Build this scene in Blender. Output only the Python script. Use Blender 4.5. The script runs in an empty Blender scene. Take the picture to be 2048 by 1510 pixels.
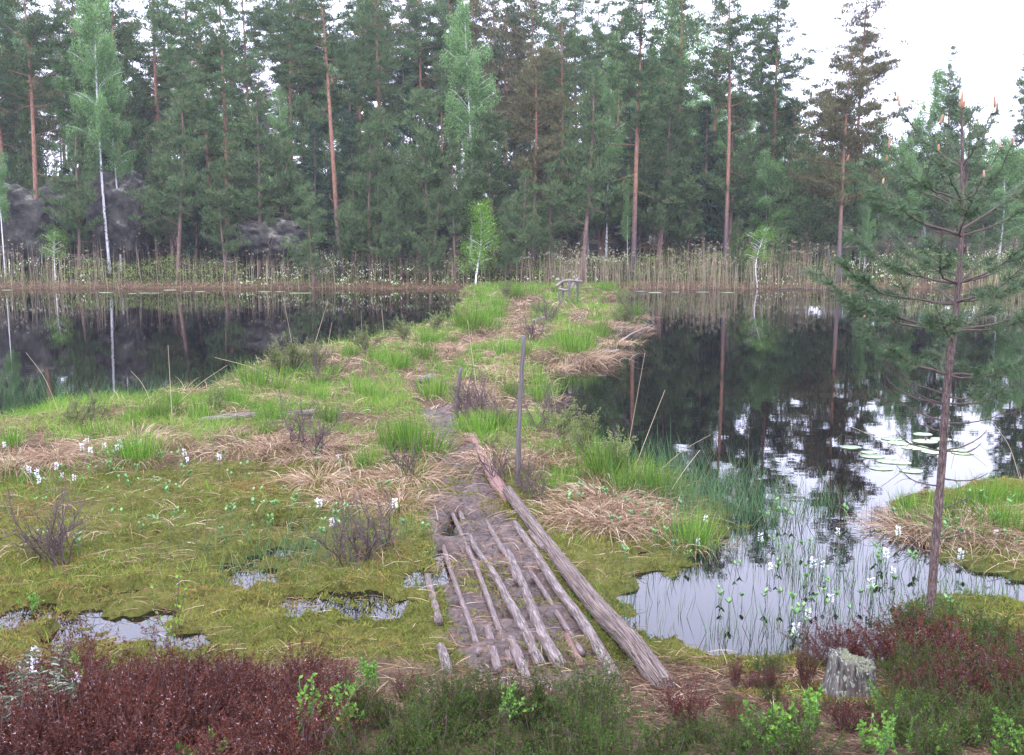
import bpy, math, random
import numpy as np
from mathutils import Vector, Matrix
R = math.radians
C = bpy.context.scene.collection
S = bpy.context.scene
# ------------------------------------------------------------------ camera, sky, sun, exposure
F, CX, CY, H = 2000.0, 1024.0, 755.0, 2.6
PITCH = math.atan(290 / F)
cam = bpy.data.objects.new('camera', bpy.data.cameras.new('camera'))
C.objects.link(cam)
cam.location = (0, 0, H)
cam.rotation_euler = (math.pi / 2 - PITCH, 0, 0)
cam.data.sensor_width = 36
cam.data.lens = 36 * F / 2048
cam.data.clip_start = 0.05
cam.data.clip_end = 4000
S.camera = cam

SUN_EL, SUN_AZ = 55, 200
w = bpy.data.worlds.new('World'); S.world = w; w.use_nodes = True
nt = w.node_tree; nt.nodes.clear()
def N(nt, t, **k):
    n = nt.nodes.new(t)
    for a, b in k.items(): setattr(n, a, b)
    return n
out = N(nt, 'ShaderNodeOutputWorld'); bg = N(nt, 'ShaderNodeBackground')
sky = N(nt, 'ShaderNodeTexSky', sky_type='NISHITA', sun_disc=False)
sky.sun_elevation = R(SUN_EL); sky.sun_rotation = R(SUN_AZ); sky.dust_density = 4
tc = N(nt, 'ShaderNodeTexCoord'); sep = N(nt, 'ShaderNodeSeparateXYZ')
rmp = N(nt, 'ShaderNodeValToRGB')
rmp.color_ramp.elements[0].color = (10.5, 10.9, 14.2, 1)       # overcast: duller towards the horizon
rmp.color_ramp.elements[1].color = (8.6, 9.0, 10.9, 1)
mid_ = rmp.color_ramp.elements.new(0.36); mid_.color = (13.0, 13.3, 18.2, 1)
rmp.color_ramp.elements[1].position = 0.9
mp = N(nt, 'ShaderNodeMapping'); mp.inputs['Scale'].default_value = (1.5, 1.5, 4)
cl = N(nt, 'ShaderNodeTexNoise'); cl.inputs['Scale'].default_value = 1.6; cl.inputs['Detail'].default_value = 5
clr = N(nt, 'ShaderNodeMapRange'); clr.inputs['To Min'].default_value = 0.8; clr.inputs['To Max'].default_value = 1.2
mul = N(nt, 'ShaderNodeVectorMath', operation='SCALE')
mix = N(nt, 'ShaderNodeMix', data_type='RGBA'); mix.inputs['Factor'].default_value = 0.9
L = nt.links.new
L(tc.outputs['Generated'], sep.inputs[0]); L(sep.outputs['Z'], rmp.inputs[0])
L(tc.outputs['Generated'], mp.inputs[0]); L(mp.outputs[0], cl.inputs['Vector']); L(cl.outputs['Fac'], clr.inputs['Value'])
L(rmp.outputs['Color'], mul.inputs[0]); L(clr.outputs[0], mul.inputs['Scale'])
L(sky.outputs[0], mix.inputs['A']); L(mul.outputs[0], mix.inputs['B'])
L(mix.outputs['Result'], bg.inputs['Color']); bg.inputs['Strength'].default_value = 0.12
L(bg.outputs[0], out.inputs[0])
sl = bpy.data.lights.new('sun', 'SUN'); sl.energy = 1.1; sl.angle = R(25); sl.color = (1, 0.96, 0.92)
so = bpy.data.objects.new('sun', sl); C.objects.link(so)
so.rotation_euler = (R(90 - SUN_EL), 0, R(180 - SUN_AZ))
S.view_settings.view_transform = 'Standard'
S.view_settings.look = 'None'
S.view_settings.exposure = 1.5
S.view_settings.gamma = 1
S.cycles.max_bounces = 6
S.cycles.diffuse_bounces = 2
S.cycles.glossy_bounces = 3
S.cycles.transmission_bounces = 3
S.cycles.caustics_reflective = False
S.cycles.caustics_refractive = False

# ------------------------------------------------------------------ helpers
rng = np.random.default_rng(7)
cp, sp = math.cos(PITCH), math.sin(PITCH)
def ray(px, py):
    u = (px - CX) / F; v = (CY - py) / F
    return np.array((u, cp + v * sp, -sp + v * cp))
def at(px, py, z=0.0):                 # the point of the level z seen at a pixel of the photograph
    d = ray(px, py); t = (z - H) / d[2]
    return np.array((d[0] * t, d[1] * t, z))
def deep(px, py, Y):                   # the point at distance Y
    d = ray(px, py); return d * (Y / d[1]) + np.array((0, 0, H))
def sm(x): x = np.clip(x, 0, 1); return x * x * (3 - 2 * x)
def vnoise(x, y, s, seed=0):           # smooth value noise, vectorised
    x = np.asarray(x, float) / s + 1000.3; y = np.asarray(y, float) / s + 1000.7
    xi = np.floor(x); yi = np.floor(y); fx = sm(x - xi); fy = sm(y - yi)
    def h(a, b):
        v = np.sin(a * 127.1 + b * 311.7 + seed * 74.7) * 43758.5453
        return v - np.floor(v)
    return (h(xi, yi) * (1 - fx) + h(xi + 1, yi) * fx) * (1 - fy) + (h(xi, yi + 1) * (1 - fx) + h(xi + 1, yi + 1) * fx) * fy
def unit(v): return v / np.maximum(np.linalg.norm(v, axis=-1, keepdims=True), 1e-9)

class Soup:
    def __init__(s): s.V = []; s.T = []; s.t = []; s.f = []; s.n = 0
    def add(s, V, T, tint=0.5, flow=None):
        V = np.asarray(V, float).reshape(-1, 3); T = np.asarray(T, int).reshape(-1, 3)
        s.V.append(V); s.T.append(T + s.n); s.n += len(V)
        s.t.append(np.broadcast_to(np.asarray(tint, float), (len(V),)))
        s.f.append(np.zeros((len(V), 3)) if flow is None else flow)
        return s
    def build(s, name, mat, parent=None, smooth=False):
        V = np.concatenate(s.V); T = np.concatenate(s.T); t = np.concatenate(s.t); f = np.concatenate(s.f)
        me = bpy.data.meshes.new(name)
        me.vertices.add(len(V)); me.vertices.foreach_set('co', V.astype(np.float32).ravel())
        me.loops.add(T.size); me.loops.foreach_set('vertex_index', T.astype(np.int32).ravel())
        me.polygons.add(len(T)); me.polygons.foreach_set('loop_start', np.arange(0, T.size, 3, dtype=np.int32))
        me.polygons.foreach_set('loop_total', np.full(len(T), 3, dtype=np.int32))
        if smooth: me.polygons.foreach_set('use_smooth', np.ones(len(T), dtype=bool))
        a = me.attributes.new('tint', 'FLOAT', 'POINT'); a.data.foreach_set('value', t.astype(np.float32))
        if f.any():
            a = me.attributes.new('flow', 'FLOAT_VECTOR', 'POINT'); a.data.foreach_set('vector', f.astype(np.float32).ravel())
        me.update(calc_edges=True)
        me.materials.append(mat)
        o = bpy.data.objects.new(name, me); C.objects.link(o)
        if parent is not None: o.parent = parent
        return o

def ribbons(base, dirv, length, width, droop=0.0, seg=3, tint=None, blunt=0.0, flip=None, g=rng):
    base = np.asarray(base, float).reshape(-1, 3); n = len(base)
    dirv = unit(np.broadcast_to(np.asarray(dirv, float), (n, 3)))
    length = np.broadcast_to(length, (n,)); width = np.broadcast_to(width, (n,)); droop = np.broadcast_to(droop, (n,))
    rv = g.normal(size=(n, 3)) * (1, 1, 0.25)
    side = unit(np.cross(dirv, rv)) if flip is None else flip
    hz = unit(dirv * (1, 1, 0) + 1e-6)
    pts = []
    for i in range(seg + 1):
        t = i / seg
        p = base + dirv * (length * t)[:, None] + hz * (0.45 * droop * length * t * t)[:, None]
        p[:, 2] -= droop * length * t * t
        wd = width * 0.5 * (max(blunt, (1 - t) ** 0.6) if t > 0 else 0.8)
        if i < seg: pts += [p - side * wd[:, None], p + side * wd[:, None]]
        else: pts += [p]
    k = 2 * seg + 1
    V = np.stack(pts, 1).reshape(-1, 3)
    tr = []
    for i in range(seg - 1): a = 2 * i; tr += [(a, a + 1, a + 3), (a, a + 3, a + 2)]
    a = 2 * (seg - 1); tr += [(a, a + 1, a + 2)]
    T = (np.arange(n)[:, None, None] * k + np.array(tr)[None]).reshape(-1, 3)
    if tint is None: tint = g.random(n)
    return V, T, np.repeat(np.broadcast_to(tint, (n,)), k)

def diamonds(cen, axis, length, width, tint=None, g=rng):      # leaf-sized four-cornered faces, folded a little
    cen = np.asarray(cen, float).reshape(-1, 3); n = len(cen)
    axis = unit(np.broadcast_to(axis, (n, 3))); side = unit(np.cross(axis, g.normal(size=(n, 3))))
    up = np.cross(side, axis)
    l = np.broadcast_to(length, (n,))[:, None]; wd = np.broadcast_to(width, (n,))[:, None]
    V = np.stack([cen, cen + axis * l * .5 + side * wd * .5 + up * wd * .2, cen + axis * l, cen + axis * l * .5 - side * wd * .5 + up * wd * .2], 1).reshape(-1, 3)
    T = (np.arange(n)[:, None, None] * 4 + np.array([(0, 1, 2), (0, 2, 3)])[None]).reshape(-1, 3)
    if tint is None: tint = g.random(n)
    return V, T, np.repeat(np.broadcast_to(tint, (n,)), 4)

def tube(P, rad, n=8, cap=True, tint=0.5, rough=0.0, g=rng, scale=1.0):
    P = np.asarray(P, float); m = len(P); rad = np.broadcast_to(rad, (m,))
    tg = unit(np.gradient(P, axis=0))
    ref = np.array((0, 0, 1.0)) if abs(tg[:, 2]).mean() < 0.8 else np.array((0, 1.0, 0))
    a = unit(np.cross(tg, ref)); b = np.cross(tg, a)
    th = np.arange(n) / n * 2 * math.pi
    rr = rad[:, None] * (1 + rough * g.normal(size=(m, n)))
    ring = P[:, None] + a[:, None] * (np.cos(th)[None, :, None] * rr[..., None]) + b[:, None] * (np.sin(th)[None, :, None] * rr[..., None])
    V = ring.reshape(-1, 3)
    al = np.concatenate([[0], np.cumsum(np.linalg.norm(np.diff(P, axis=0), axis=1))])
    fl = np.stack([np.broadcast_to(np.cos(th), (m, n)), np.broadcast_to(np.sin(th), (m, n)), np.broadcast_to(al[:, None] * scale, (m, n))], -1).reshape(-1, 3)
    i, j = np.meshgrid(np.arange(m - 1), np.arange(n), indexing='ij'); j2 = (j + 1) % n
    q = np.stack([i * n + j, i * n + j2, (i + 1) * n + j2, (i + 1) * n + j], -1).reshape(-1, 4)
    T = np.concatenate([q[:, [0, 1, 2]], q[:, [0, 2, 3]]])
    if cap:
        V = np.concatenate([V, P[:1] - tg[:1] * rad[0] * .05, P[-1:] + tg[-1:] * rad[-1] * .05])
        fl = np.concatenate([fl, [[0, 0, al[0]]], [[0, 0, al[-1]]]])
        k = m * n; jj = np.arange(n); j2 = (jj + 1) % n
        T = np.concatenate([T, np.stack([np.full(n, k), j2, jj], -1), np.stack([np.full(n, k + 1), (m - 1) * n + jj, (m - 1) * n + j2], -1)])
    return V, T, np.full(len(V), float(tint)), fl

def curve(pts, n):                     # Catmull-Rom through points
    pts = np.asarray(pts, float)
    P = np.concatenate([[2 * pts[0] - pts[1]], pts, [2 * pts[-1] - pts[-2]]])
    o = []
    m = len(pts) - 1
    for u in np.linspace(0, m - 1e-6, n):
        i = int(u); t = u - i; a, b, c, d = P[i:i + 4]
        o.append(0.5 * (2 * b + (c - a) * t + (2 * a - 5 * b + 4 * c - d) * t * t + (3 * b - a - 3 * c + d) * t ** 3))
    return np.array(o)

def tag(o, label=None, cat=None, group=None, kind=None):
    if label: o['label'] = label
    if cat: o['category'] = cat
    if group: o['group'] = group
    if kind: o['kind'] = kind
    return o
def empty(name, loc=(0, 0, 0), rz=0.0, label=None, cat=None, group=None):
    o = bpy.data.objects.new(name, None); C.objects.link(o); o.empty_display_size = 0.1
    o.location = [float(v) for v in loc]; o.rotation_euler = (0, 0, rz)
    return tag(o, label, cat, group)
KIDS = {}
def copy_tree(o, parent=None):
    c = o.copy(); C.objects.link(c)
    if parent is not None: c.parent = parent
    for ch in KIDS.setdefault(o.name, list(o.children)): copy_tree(ch, c)
    return c
class Kind:                            # the first placement uses the thing itself, later ones copies
    def __init__(s, o): s.o = o; s.used = False
    def put(s, loc, rz=0.0, sc=1.0, label=None, group=None, tilt=(0, 0)):
        if s.used: o = copy_tree(s.o)
        else:
            o = s.o; s.used = True; KIDS.setdefault(o.name, list(o.children))
        o.location = [float(v) for v in loc]; o.rotation_euler = (tilt[0], tilt[1], rz)
        o.scale = (sc, sc, sc) if np.isscalar(sc) else sc
        if label: o['label'] = label
        if group: o['group'] = group
        return o
ORD = 'zeroth first second third fourth fifth sixth seventh eighth ninth tenth eleventh twelfth thirteenth fourteenth fifteenth sixteenth seventeenth eighteenth nineteenth twentieth'.split()
def ordn(i):
    if i <= 20: return ORD[i]
    t = {2: 'twenty', 3: 'thirty', 4: 'forty'}[i // 10]
    return t + ('-' + ORD[i % 10] if i % 10 else ('ieth' if 0 else '')) if i % 10 else {20: 'twentieth', 30: 'thirtieth', 40: 'fortieth'}[i]
def order_labels(items, fmt):          # items: list of (object, x on the picture); fmt has {} for the ordinal
    for i, (o, x) in enumerate(sorted(items, key=lambda q: q[1])):
        o['label'] = fmt.format('leftmost' if i == 0 else ordn(i + 1) + ' from left')
def px_of(p):
    q = np.asarray(p, float) - (0, 0, H); f = q[1] * cp - q[2] * sp
    return CX + F * q[0] / f

# ------------------------------------------------------------------ materials
def mat(name):
    m = bpy.data.materials.new(name); m.use_nodes = True
    nt = m.node_tree; nt.nodes.clear()
    return m, nt, nt.links.new
def ramp(nt, stops):
    r = N(nt, 'ShaderNodeValToRGB'); e = r.color_ramp.elements
    while len(e) < len(stops): e.new(0.5)
    for x, (p, c) in zip(e, stops): x.position = p; x.color = (*c, 1)
    return r
def leafy(name, stops, rough=0.65, trans=0.25, var=0.25, spec=0.06):
    m, nt, L = mat(name)
    a = N(nt, 'ShaderNodeAttribute', attribute_name='tint'); r = ramp(nt, stops)
    oi = N(nt, 'ShaderNodeObjectInfo'); mr = N(nt, 'ShaderNodeMapRange')
    mr.inputs['To Min'].default_value = 1 - var; mr.inputs['To Max'].default_value = 1 + var
    hs = N(nt, 'ShaderNodeHueSaturation'); p = N(nt, 'ShaderNodeBsdfPrincipled'); tr = N(nt, 'ShaderNodeBsdfTranslucent')
    mx = N(nt, 'ShaderNodeMixShader'); o = N(nt, 'ShaderNodeOutputMaterial')
    L(a.outputs['Fac'], r.inputs[0]); L(oi.outputs['Random'], mr.inputs['Value']); L(mr.outputs[0], hs.inputs['Value'])
    L(r.outputs[0], hs.inputs['Color']); L(hs.outputs[0], p.inputs['Base Color']); L(hs.outputs[0], tr.inputs['Color'])
    p.inputs['Roughness'].default_value = rough; p.inputs['Specular IOR Level'].default_value = spec
    mx.inputs[0].default_value = trans
    L(p.outputs[0], mx.inputs[1]); L(tr.outputs[0], mx.inputs[2]); L(mx.outputs[0], o.inputs[0])
    return m
def wood(name, stops, scale=(3, 3, 6), rough=0.75, bump=0.6, dist=0.02, coord='flow', detail=6, z_ramp=None, marks=None, spec=0.3):
    m, nt, L = mat(name)
    a = N(nt, 'ShaderNodeAttribute', attribute_name='flow') if coord == 'flow' else N(nt, 'ShaderNodeTexCoord')
    src = a.outputs['Vector'] if coord == 'flow' else a.outputs['Object']
    mp = N(nt, 'ShaderNodeMapping'); mp.inputs['Scale'].default_value = scale
    n = N(nt, 'ShaderNodeTexNoise'); n.inputs['Scale'].default_value = 1; n.inputs['Detail'].default_value = detail; n.inputs['Roughness'].default_value = 0.65
    r = ramp(nt, stops); p = N(nt, 'ShaderNodeBsdfPrincipled'); b = N(nt, 'ShaderNodeBump'); o = N(nt, 'ShaderNodeOutputMaterial')
    L(src, mp.inputs[0]); L(mp.outputs[0], n.inputs['Vector']); L(n.outputs['Fac'], r.inputs[0])
    col = r.outputs[0]
    if z_ramp:                          # a pine's bark is grey-brown below and orange above
        g = N(nt, 'ShaderNodeTexCoord'); s = N(nt, 'ShaderNodeSeparateXYZ'); mr = N(nt, 'ShaderNodeMapRange')
        L(g.outputs['Object'], s.inputs[0]); L(s.outputs['Z'], mr.inputs['Value'])
        mr.inputs['From Min'].default_value = z_ramp[0]; mr.inputs['From Max'].default_value = z_ramp[1]
        r2 = ramp(nt, z_ramp[2]); L(n.outputs['Fac'], r2.inputs[0])
        mx = N(nt, 'ShaderNodeMix', data_type='RGBA'); L(mr.outputs[0], mx.inputs['Factor']); L(col, mx.inputs['A']); L(r2.outputs[0], mx.inputs['B']); col = mx.outputs['Result']
    if marks:                           # dark or pale patches with a shape of their own
        m2 = N(nt, 'ShaderNodeMapping'); m2.inputs['Scale'].default_value = marks[0]
        n2 = N(nt, 'ShaderNodeTexNoise'); n2.inputs['Scale'].default_value = 1; n2.inputs['Detail'].default_value = 3
        c2 = N(nt, 'ShaderNodeMapRange'); c2.inputs['From Min'].default_value = marks[1]; c2.inputs['From Max'].default_value = marks[1] + 0.05
        mx = N(nt, 'ShaderNodeMix', data_type='RGBA'); mx.inputs['B'].default_value = (*marks[2], 1)
        L(src, m2.inputs[0]); L(m2.outputs[0], n2.inputs['Vector']); L(n2.outputs['Fac'], c2.inputs['Value']); L(c2.outputs[0], mx.inputs['Factor']); L(col, mx.inputs['A']); col = mx.outputs['Result']
    L(col, p.inputs['Base Color']); p.inputs['Roughness'].default_value = rough; p.inputs['Specular IOR Level'].default_value = spec
    b.inputs['Strength'].default_value = bump; b.inputs['Distance'].default_value = dist
    L(n.outputs['Fac'], b.inputs['Height']); L(b.outputs[0], p.inputs['Normal']); L(p.outputs[0], o.inputs[0])
    return m
M = {}
M['pine_needle'] = leafy('pine_needle', [(0, (0.038, 0.080, 0.030)), (.5, (0.068, 0.122, 0.049)), (.85, (0.120, 0.160, 0.063)), (1, (0.174, 0.174, 0.077))], trans=.15)
M['olive_needle'] = leafy('olive_needle', [(0, (.055, .065, .030)), (.5, (.105, .110, .050)), (1, (.20, .16, .075))], trans=.15)
M['young_needle'] = leafy('young_needle', [(0, (0.072, 0.153, 0.038)), (.6, (0.123, 0.231, 0.052)), (.92, (0.201, 0.308, 0.067)), (1, (0.431, 0.400, 0.105))], trans=.2)
M['near_needle'] = leafy('near_needle', [(0, (0.046, 0.101, 0.046)), (.7, (0.098, 0.177, 0.078)), (1, (0.218, 0.274, 0.124))], rough=.4, trans=.2, spec=.3)
M['spruce_needle'] = leafy('spruce_needle', [(0, (0.022, 0.050, 0.031)), (1, (0.054, 0.102, 0.054))], trans=.08)
M['birch_leaf'] = leafy('birch_leaf', [(0, (0.108, 0.228, 0.072)), (.6, (0.180, 0.336, 0.118)), (1, (0.300, 0.444, 0.174))], trans=.4, var=.12)
M['bright_leaf'] = leafy('bright_leaf', [(0, (0.098, 0.225, 0.030)), (.6, (0.158, 0.315, 0.045)), (1, (0.255, 0.413, 0.075))], trans=.4, var=.05)
M['berry_leaf'] = leafy('berry_leaf', [(0, (0.064, 0.152, 0.024)), (.6, (0.120, 0.248, 0.040)), (1, (0.208, 0.336, 0.064))], trans=.3, var=.15)
M['pine_bark'] = wood('pine_bark', [(.3, (0.047, 0.036, 0.038)), (.7, (0.128, 0.098, 0.102))], scale=(2.5, 2.5, 5), z_ramp=(1.5, 6.5, [(.36, (.11, .050, .032)), (.52, (.24, .120, .075)), (.66, (.34, .20, .135))]))
M['young_bark'] = wood('young_bark', [(.3, (.09, .06, .05)), (.7, (.21, .13, .10))], scale=(3, 3, 8))
M['near_bark'] = wood('near_bark', [(.34, (0.022, 0.017, 0.015)), (.5, (0.083, 0.056, 0.050)), (.66, (0.195, 0.143, 0.124))], scale=(3.5, 3.5, 30), dist=.006, bump=.9)
M['birch_bark'] = wood('birch_bark', [(.3, (.55, .53, .52)), (.7, (.78, .76, .77))], scale=(1, 1, 3), marks=((1.2, 1.2, 5), .56, (.05, .045, .045)))
M['dead_wood'] = wood('dead_wood', [(.3, (.11, .09, .085)), (.7, (.27, .235, .22))], scale=(3, 3, 4))
M['twig'] = wood('twig', [(.3, (0.050, 0.030, 0.030)), (.7, (0.105, 0.072, 0.072))], scale=(3, 3, 8), bump=.2)
M['grey_pole'] = wood('grey_pole', [(.35, (0.034, 0.030, 0.028)), (.5, (0.098, 0.090, 0.084)), (.68, (0.188, 0.176, 0.165))], scale=(7, 7, 5), dist=.006, marks=((2, 2, 9), .66, (.05, .045, .04)))
M['big_log'] = wood('big_log', [(.38, (.018, .011, .009)), (.47, (.10, .070, .056)), (.56, (.22, .170, .145)), (.68, (.38, .29, .23))], scale=(10, 10, 3.2), dist=.03, bump=1, detail=9, rough=.7)
M['pale_log'] = wood('pale_log', [(.38, (0.027, 0.019, 0.015)), (.5, (0.116, 0.088, 0.078)), (.62, (0.231, 0.197, 0.180))], scale=(4, 4, 9), dist=.010, rough=.5, bump=.9, marks=((1.6, 1.6, 6), .57, (.09, .060, .045)), spec=.25)
M['grey_log'] = wood('grey_log', [(.38, (.035, .024, .021)), (.5, (.12, .088, .082)), (.62, (.23, .18, .175))], scale=(4, 4, 9), dist=.010, rough=.42, bump=.9, marks=((1.5, 1.5, 6), .53, (.11, .075, .055)), spec=.3)
M['red_log'] = wood('red_log', [(.3, (.06, .028, .022)), (.5, (.22, .12, .10)), (.75, (.38, .26, .23))], scale=(8, 8, 4), dist=.02, bump=1, rough=.6)
M['stump_wood'] = wood('stump_wood', [(.36, (.015, .012, .011)), (.5, (.065, .054, .050)), (.66, (.16, .145, .13))], scale=(5, 5, 9), dist=.02, bump=1, marks=((7, 7, 30), .56, (.24, .27, .20)))
M['lichen'] = leafy('lichen', [(0, (.22, .24, .15)), (1, (.46, .48, .34))], trans=.05)
M['pale_lichen'] = leafy('pale_lichen', [(0, (.35, .35, .33)), (1, (.6, .6, .58))], trans=.05)
M['candle'] = leafy('candle', [(0, (0.240, 0.128, 0.076)), (1, (0.416, 0.272, 0.187))], trans=.1)
M['grass'] = leafy('grass', [(0, (0.048, 0.127, 0.017)), (.5, (0.104, 0.228, 0.027)), (.85, (0.192, 0.287, 0.046)), (1, (0.287, 0.281, 0.107))], trans=.35, var=.28)
M['dark_grass'] = leafy('dark_grass', [(0, (.05, .12, .045)), (.6, (.10, .19, .075)), (1, (.2, .26, .11))], trans=.25)
M['straw'] = leafy('straw', [(0, (0.137, 0.081, 0.047)), (.45, (0.274, 0.179, 0.110)), (.8, (0.403, 0.295, 0.194)), (1, (0.518, 0.436, 0.313))], trans=.2, var=.12)
M['litter'] = leafy('litter', [(0, (.030, .017, .012)), (.3, (.10, .055, .038)), (.7, (.26, .175, .12)), (1, (.45, .34, .25))], trans=.05)
M['reed'] = leafy('reed', [(0, (0.194, 0.150, 0.100)), (.6, (0.388, 0.317, 0.214)), (1, (0.501, 0.440, 0.291))], trans=.15)
M['rush'] = leafy('rush', [(0, (.035, .10, .045)), (.6, (.08, .18, .075)), (1, (.2, .2, .10))], trans=.1)
M['moss'] = leafy('moss', [(0, (0.057, 0.063, 0.014)), (.4, (0.115, 0.141, 0.025)), (.75, (0.209, 0.216, 0.043)), (1, (0.197, 0.107, 0.044))], trans=.3, var=.1)
M['brown_heather'] = leafy('brown_heather', [(0, (0.030, 0.009, 0.006)), (.5, (0.074, 0.024, 0.017)), (.955, (0.129, 0.049, 0.034)), (.965, (0.208, 0.140, 0.144)), (1, (0.327, 0.251, 0.264))], trans=.1, var=.15)
M['green_heather'] = leafy('green_heather', [(0, (0.015, 0.030, 0.007)), (.5, (0.039, 0.075, 0.014)), (.88, (0.078, 0.126, 0.027)), (.93, (0.084, 0.036, 0.024)), (1, (0.156, 0.078, 0.054))], trans=.15, var=.15)
M['white_petal'] = leafy('white_petal', [(0, (.66, .64, .68)), (1, (.86, .85, .88))], trans=.2)
M['bog_leaf'] = leafy('bog_leaf', [(0, (0.068, 0.170, 0.043)), (.6, (0.119, 0.255, 0.072)), (1, (0.204, 0.340, 0.119))], trans=.25, rough=.4, spec=.5)
M['tea_leaf'] = leafy('tea_leaf', [(0, (.055, .09, .055)), (.6, (.11, .16, .095)), (1, (.22, .25, .15))], trans=.1, rough=.4, spec=.5)
M['shrub_leaf'] = leafy('shrub_leaf', [(0, (0.098, 0.128, 0.041)), (.6, (0.165, 0.217, 0.068)), (1, (0.247, 0.270, 0.105))], trans=.3)
M['marsh_leaf'] = leafy('marsh_leaf', [(0, (0.063, 0.061, 0.024)), (.45, (0.156, 0.224, 0.056)), (.9, (0.283, 0.408, 0.104)), (.97, (0.283, 0.408, 0.104)), (.975, (0.733, 0.755, 0.608)), (1, (0.782, 0.816, 0.640))], trans=.25)
M['lily'] = leafy('lily', [(0, (0.187, 0.281, 0.136)), (1, (0.340, 0.425, 0.238))], trans=.0, rough=.3, spec=.6)
# rock
m, nt, L = mat('rock'); M['rock'] = m
tc_ = N(nt, 'ShaderNodeTexCoord'); n1 = N(nt, 'ShaderNodeTexNoise'); n1.inputs['Scale'].default_value = 2.2; n1.inputs['Detail'].default_value = 10; n1.inputs['Roughness'].default_value = .68
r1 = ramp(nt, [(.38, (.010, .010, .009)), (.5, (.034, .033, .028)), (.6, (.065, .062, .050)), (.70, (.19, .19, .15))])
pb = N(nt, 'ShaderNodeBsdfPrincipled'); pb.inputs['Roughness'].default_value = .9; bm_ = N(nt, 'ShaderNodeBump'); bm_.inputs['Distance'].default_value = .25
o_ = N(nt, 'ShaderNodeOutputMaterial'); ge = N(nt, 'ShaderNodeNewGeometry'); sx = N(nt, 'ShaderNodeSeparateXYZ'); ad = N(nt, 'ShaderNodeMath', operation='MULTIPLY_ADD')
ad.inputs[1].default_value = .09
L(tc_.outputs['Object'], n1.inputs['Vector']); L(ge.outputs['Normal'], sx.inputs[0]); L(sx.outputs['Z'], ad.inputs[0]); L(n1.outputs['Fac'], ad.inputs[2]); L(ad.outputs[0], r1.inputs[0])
L(r1.outputs[0], pb.inputs['Base Color']); L(n1.outputs['Fac'], bm_.inputs['Height']); L(bm_.outputs[0], pb.inputs['Normal']); L(pb.outputs[0], o_.inputs[0])
# water
m, nt, L = mat('water'); M['water'] = m
pb = N(nt, 'ShaderNodeBsdfPrincipled'); o_ = N(nt, 'ShaderNodeOutputMaterial')
pb.inputs['Base Color'].default_value = (.0030, .0025, .0030, 1); pb.inputs['Roughness'].default_value = .012; pb.inputs['IOR'].default_value = 1.40
tc_ = N(nt, 'ShaderNodeTexCoord'); mp_ = N(nt, 'ShaderNodeMapping'); mp_.inputs['Scale'].default_value = (1, 1.6, 1)
n1 = N(nt, 'ShaderNodeTexNoise'); n1.inputs['Scale'].default_value = 2.2; n1.inputs['Detail'].default_value = 3
bm_ = N(nt, 'ShaderNodeBump'); bm_.inputs['Strength'].default_value = .16; bm_.inputs['Distance'].default_value = .004
L(tc_.outputs['Object'], mp_.inputs[0]); L(mp_.outputs[0], n1.inputs['Vector']); L(n1.outputs['Fac'], bm_.inputs['Height']); L(bm_.outputs[0], pb.inputs['Normal']); L(pb.outputs[0], o_.inputs[0])
# ground: moss, mud and straw weighted by where each grows
m, nt, L = mat('ground'); M['ground'] = m
tc_ = N(nt, 'ShaderNodeTexCoord')
def noise(sc, det=6, ro=.6):
    n = N(nt, 'ShaderNodeTexNoise'); n.inputs['Scale'].default_value = sc; n.inputs['Detail'].default_value = det; n.inputs['Roughness'].default_value = ro
    L(tc_.outputs['Object'], n.inputs['Vector']); return n
nf = noise(38, 6, .7); nm = noise(5, 8, .7); nb = noise(.9, 4)
rmoss = ramp(nt, [(.36, (.020, .018, .008)), (.46, (.050, .052, .012)), (.56, (.085, .088, .022)), (.68, (.12, .078, .038))])
rmud = ramp(nt, [(.36, (.012, .008, .006)), (.46, (.036, .023, .018)), (.55, (.078, .050, .037)), (.66, (.17, .11, .075))])
rstraw = ramp(nt, [(.36, (.022, .015, .010)), (.5, (.07, .048, .030)), (.66, (.17, .115, .07))])
rfar = ramp(nt, [(.35, (.014, .015, .009)), (.6, (.035, .042, .016)), (.8, (.07, .055, .03))])
av = N(nt, 'ShaderNodeMix', data_type='FLOAT'); av.inputs['Factor'].default_value = .5; L(nf.outputs['Fac'], av.inputs['A']); L(nm.outputs['Fac'], av.inputs['B'])
for r_ in (rmoss, rmud, rstraw): L(av.outputs['Result'], r_.inputs[0])
L(nm.outputs['Fac'], rfar.inputs[0])
def attr(n): return N(nt, 'ShaderNodeAttribute', attribute_name=n).outputs['Fac']
def soft(a, amt=.8):                    # break the edge of a mask with noise
    x = N(nt, 'ShaderNodeMath', operation='MULTIPLY_ADD'); x.inputs[1].default_value = amt * 2; L(nm.outputs['Fac'], x.inputs[0])
    L(a, x.inputs[2]); y = N(nt, 'ShaderNodeMapRange'); y.inputs['From Min'].default_value = amt + .35; y.inputs['From Max'].default_value = amt + .65; L(x.outputs[0], y.inputs['Value']); return y.outputs[0]
def mx(a, b, f):
    x = N(nt, 'ShaderNodeMix', data_type='RGBA'); L(f, x.inputs['Factor']); L(a, x.inputs['A']); L(b, x.inputs['B']); return x.outputs['Result']
mud = soft(attr('mud'))
c = mx(rmoss.outputs[0], rstraw.outputs[0], soft(attr('dry'))); c = mx(c, rmud.outputs[0], mud); c = mx(c, rfar.outputs[0], attr('far'))
pb = N(nt, 'ShaderNodeBsdfPrincipled'); o_ = N(nt, 'ShaderNodeOutputMaterial'); L(c, pb.inputs['Base Color'])
rr_ = N(nt, 'ShaderNodeMapRange'); rr_.inputs['To Min'].default_value = .85; rr_.inputs['To Max'].default_value = .30; L(mud, rr_.inputs['Value'])
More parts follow.
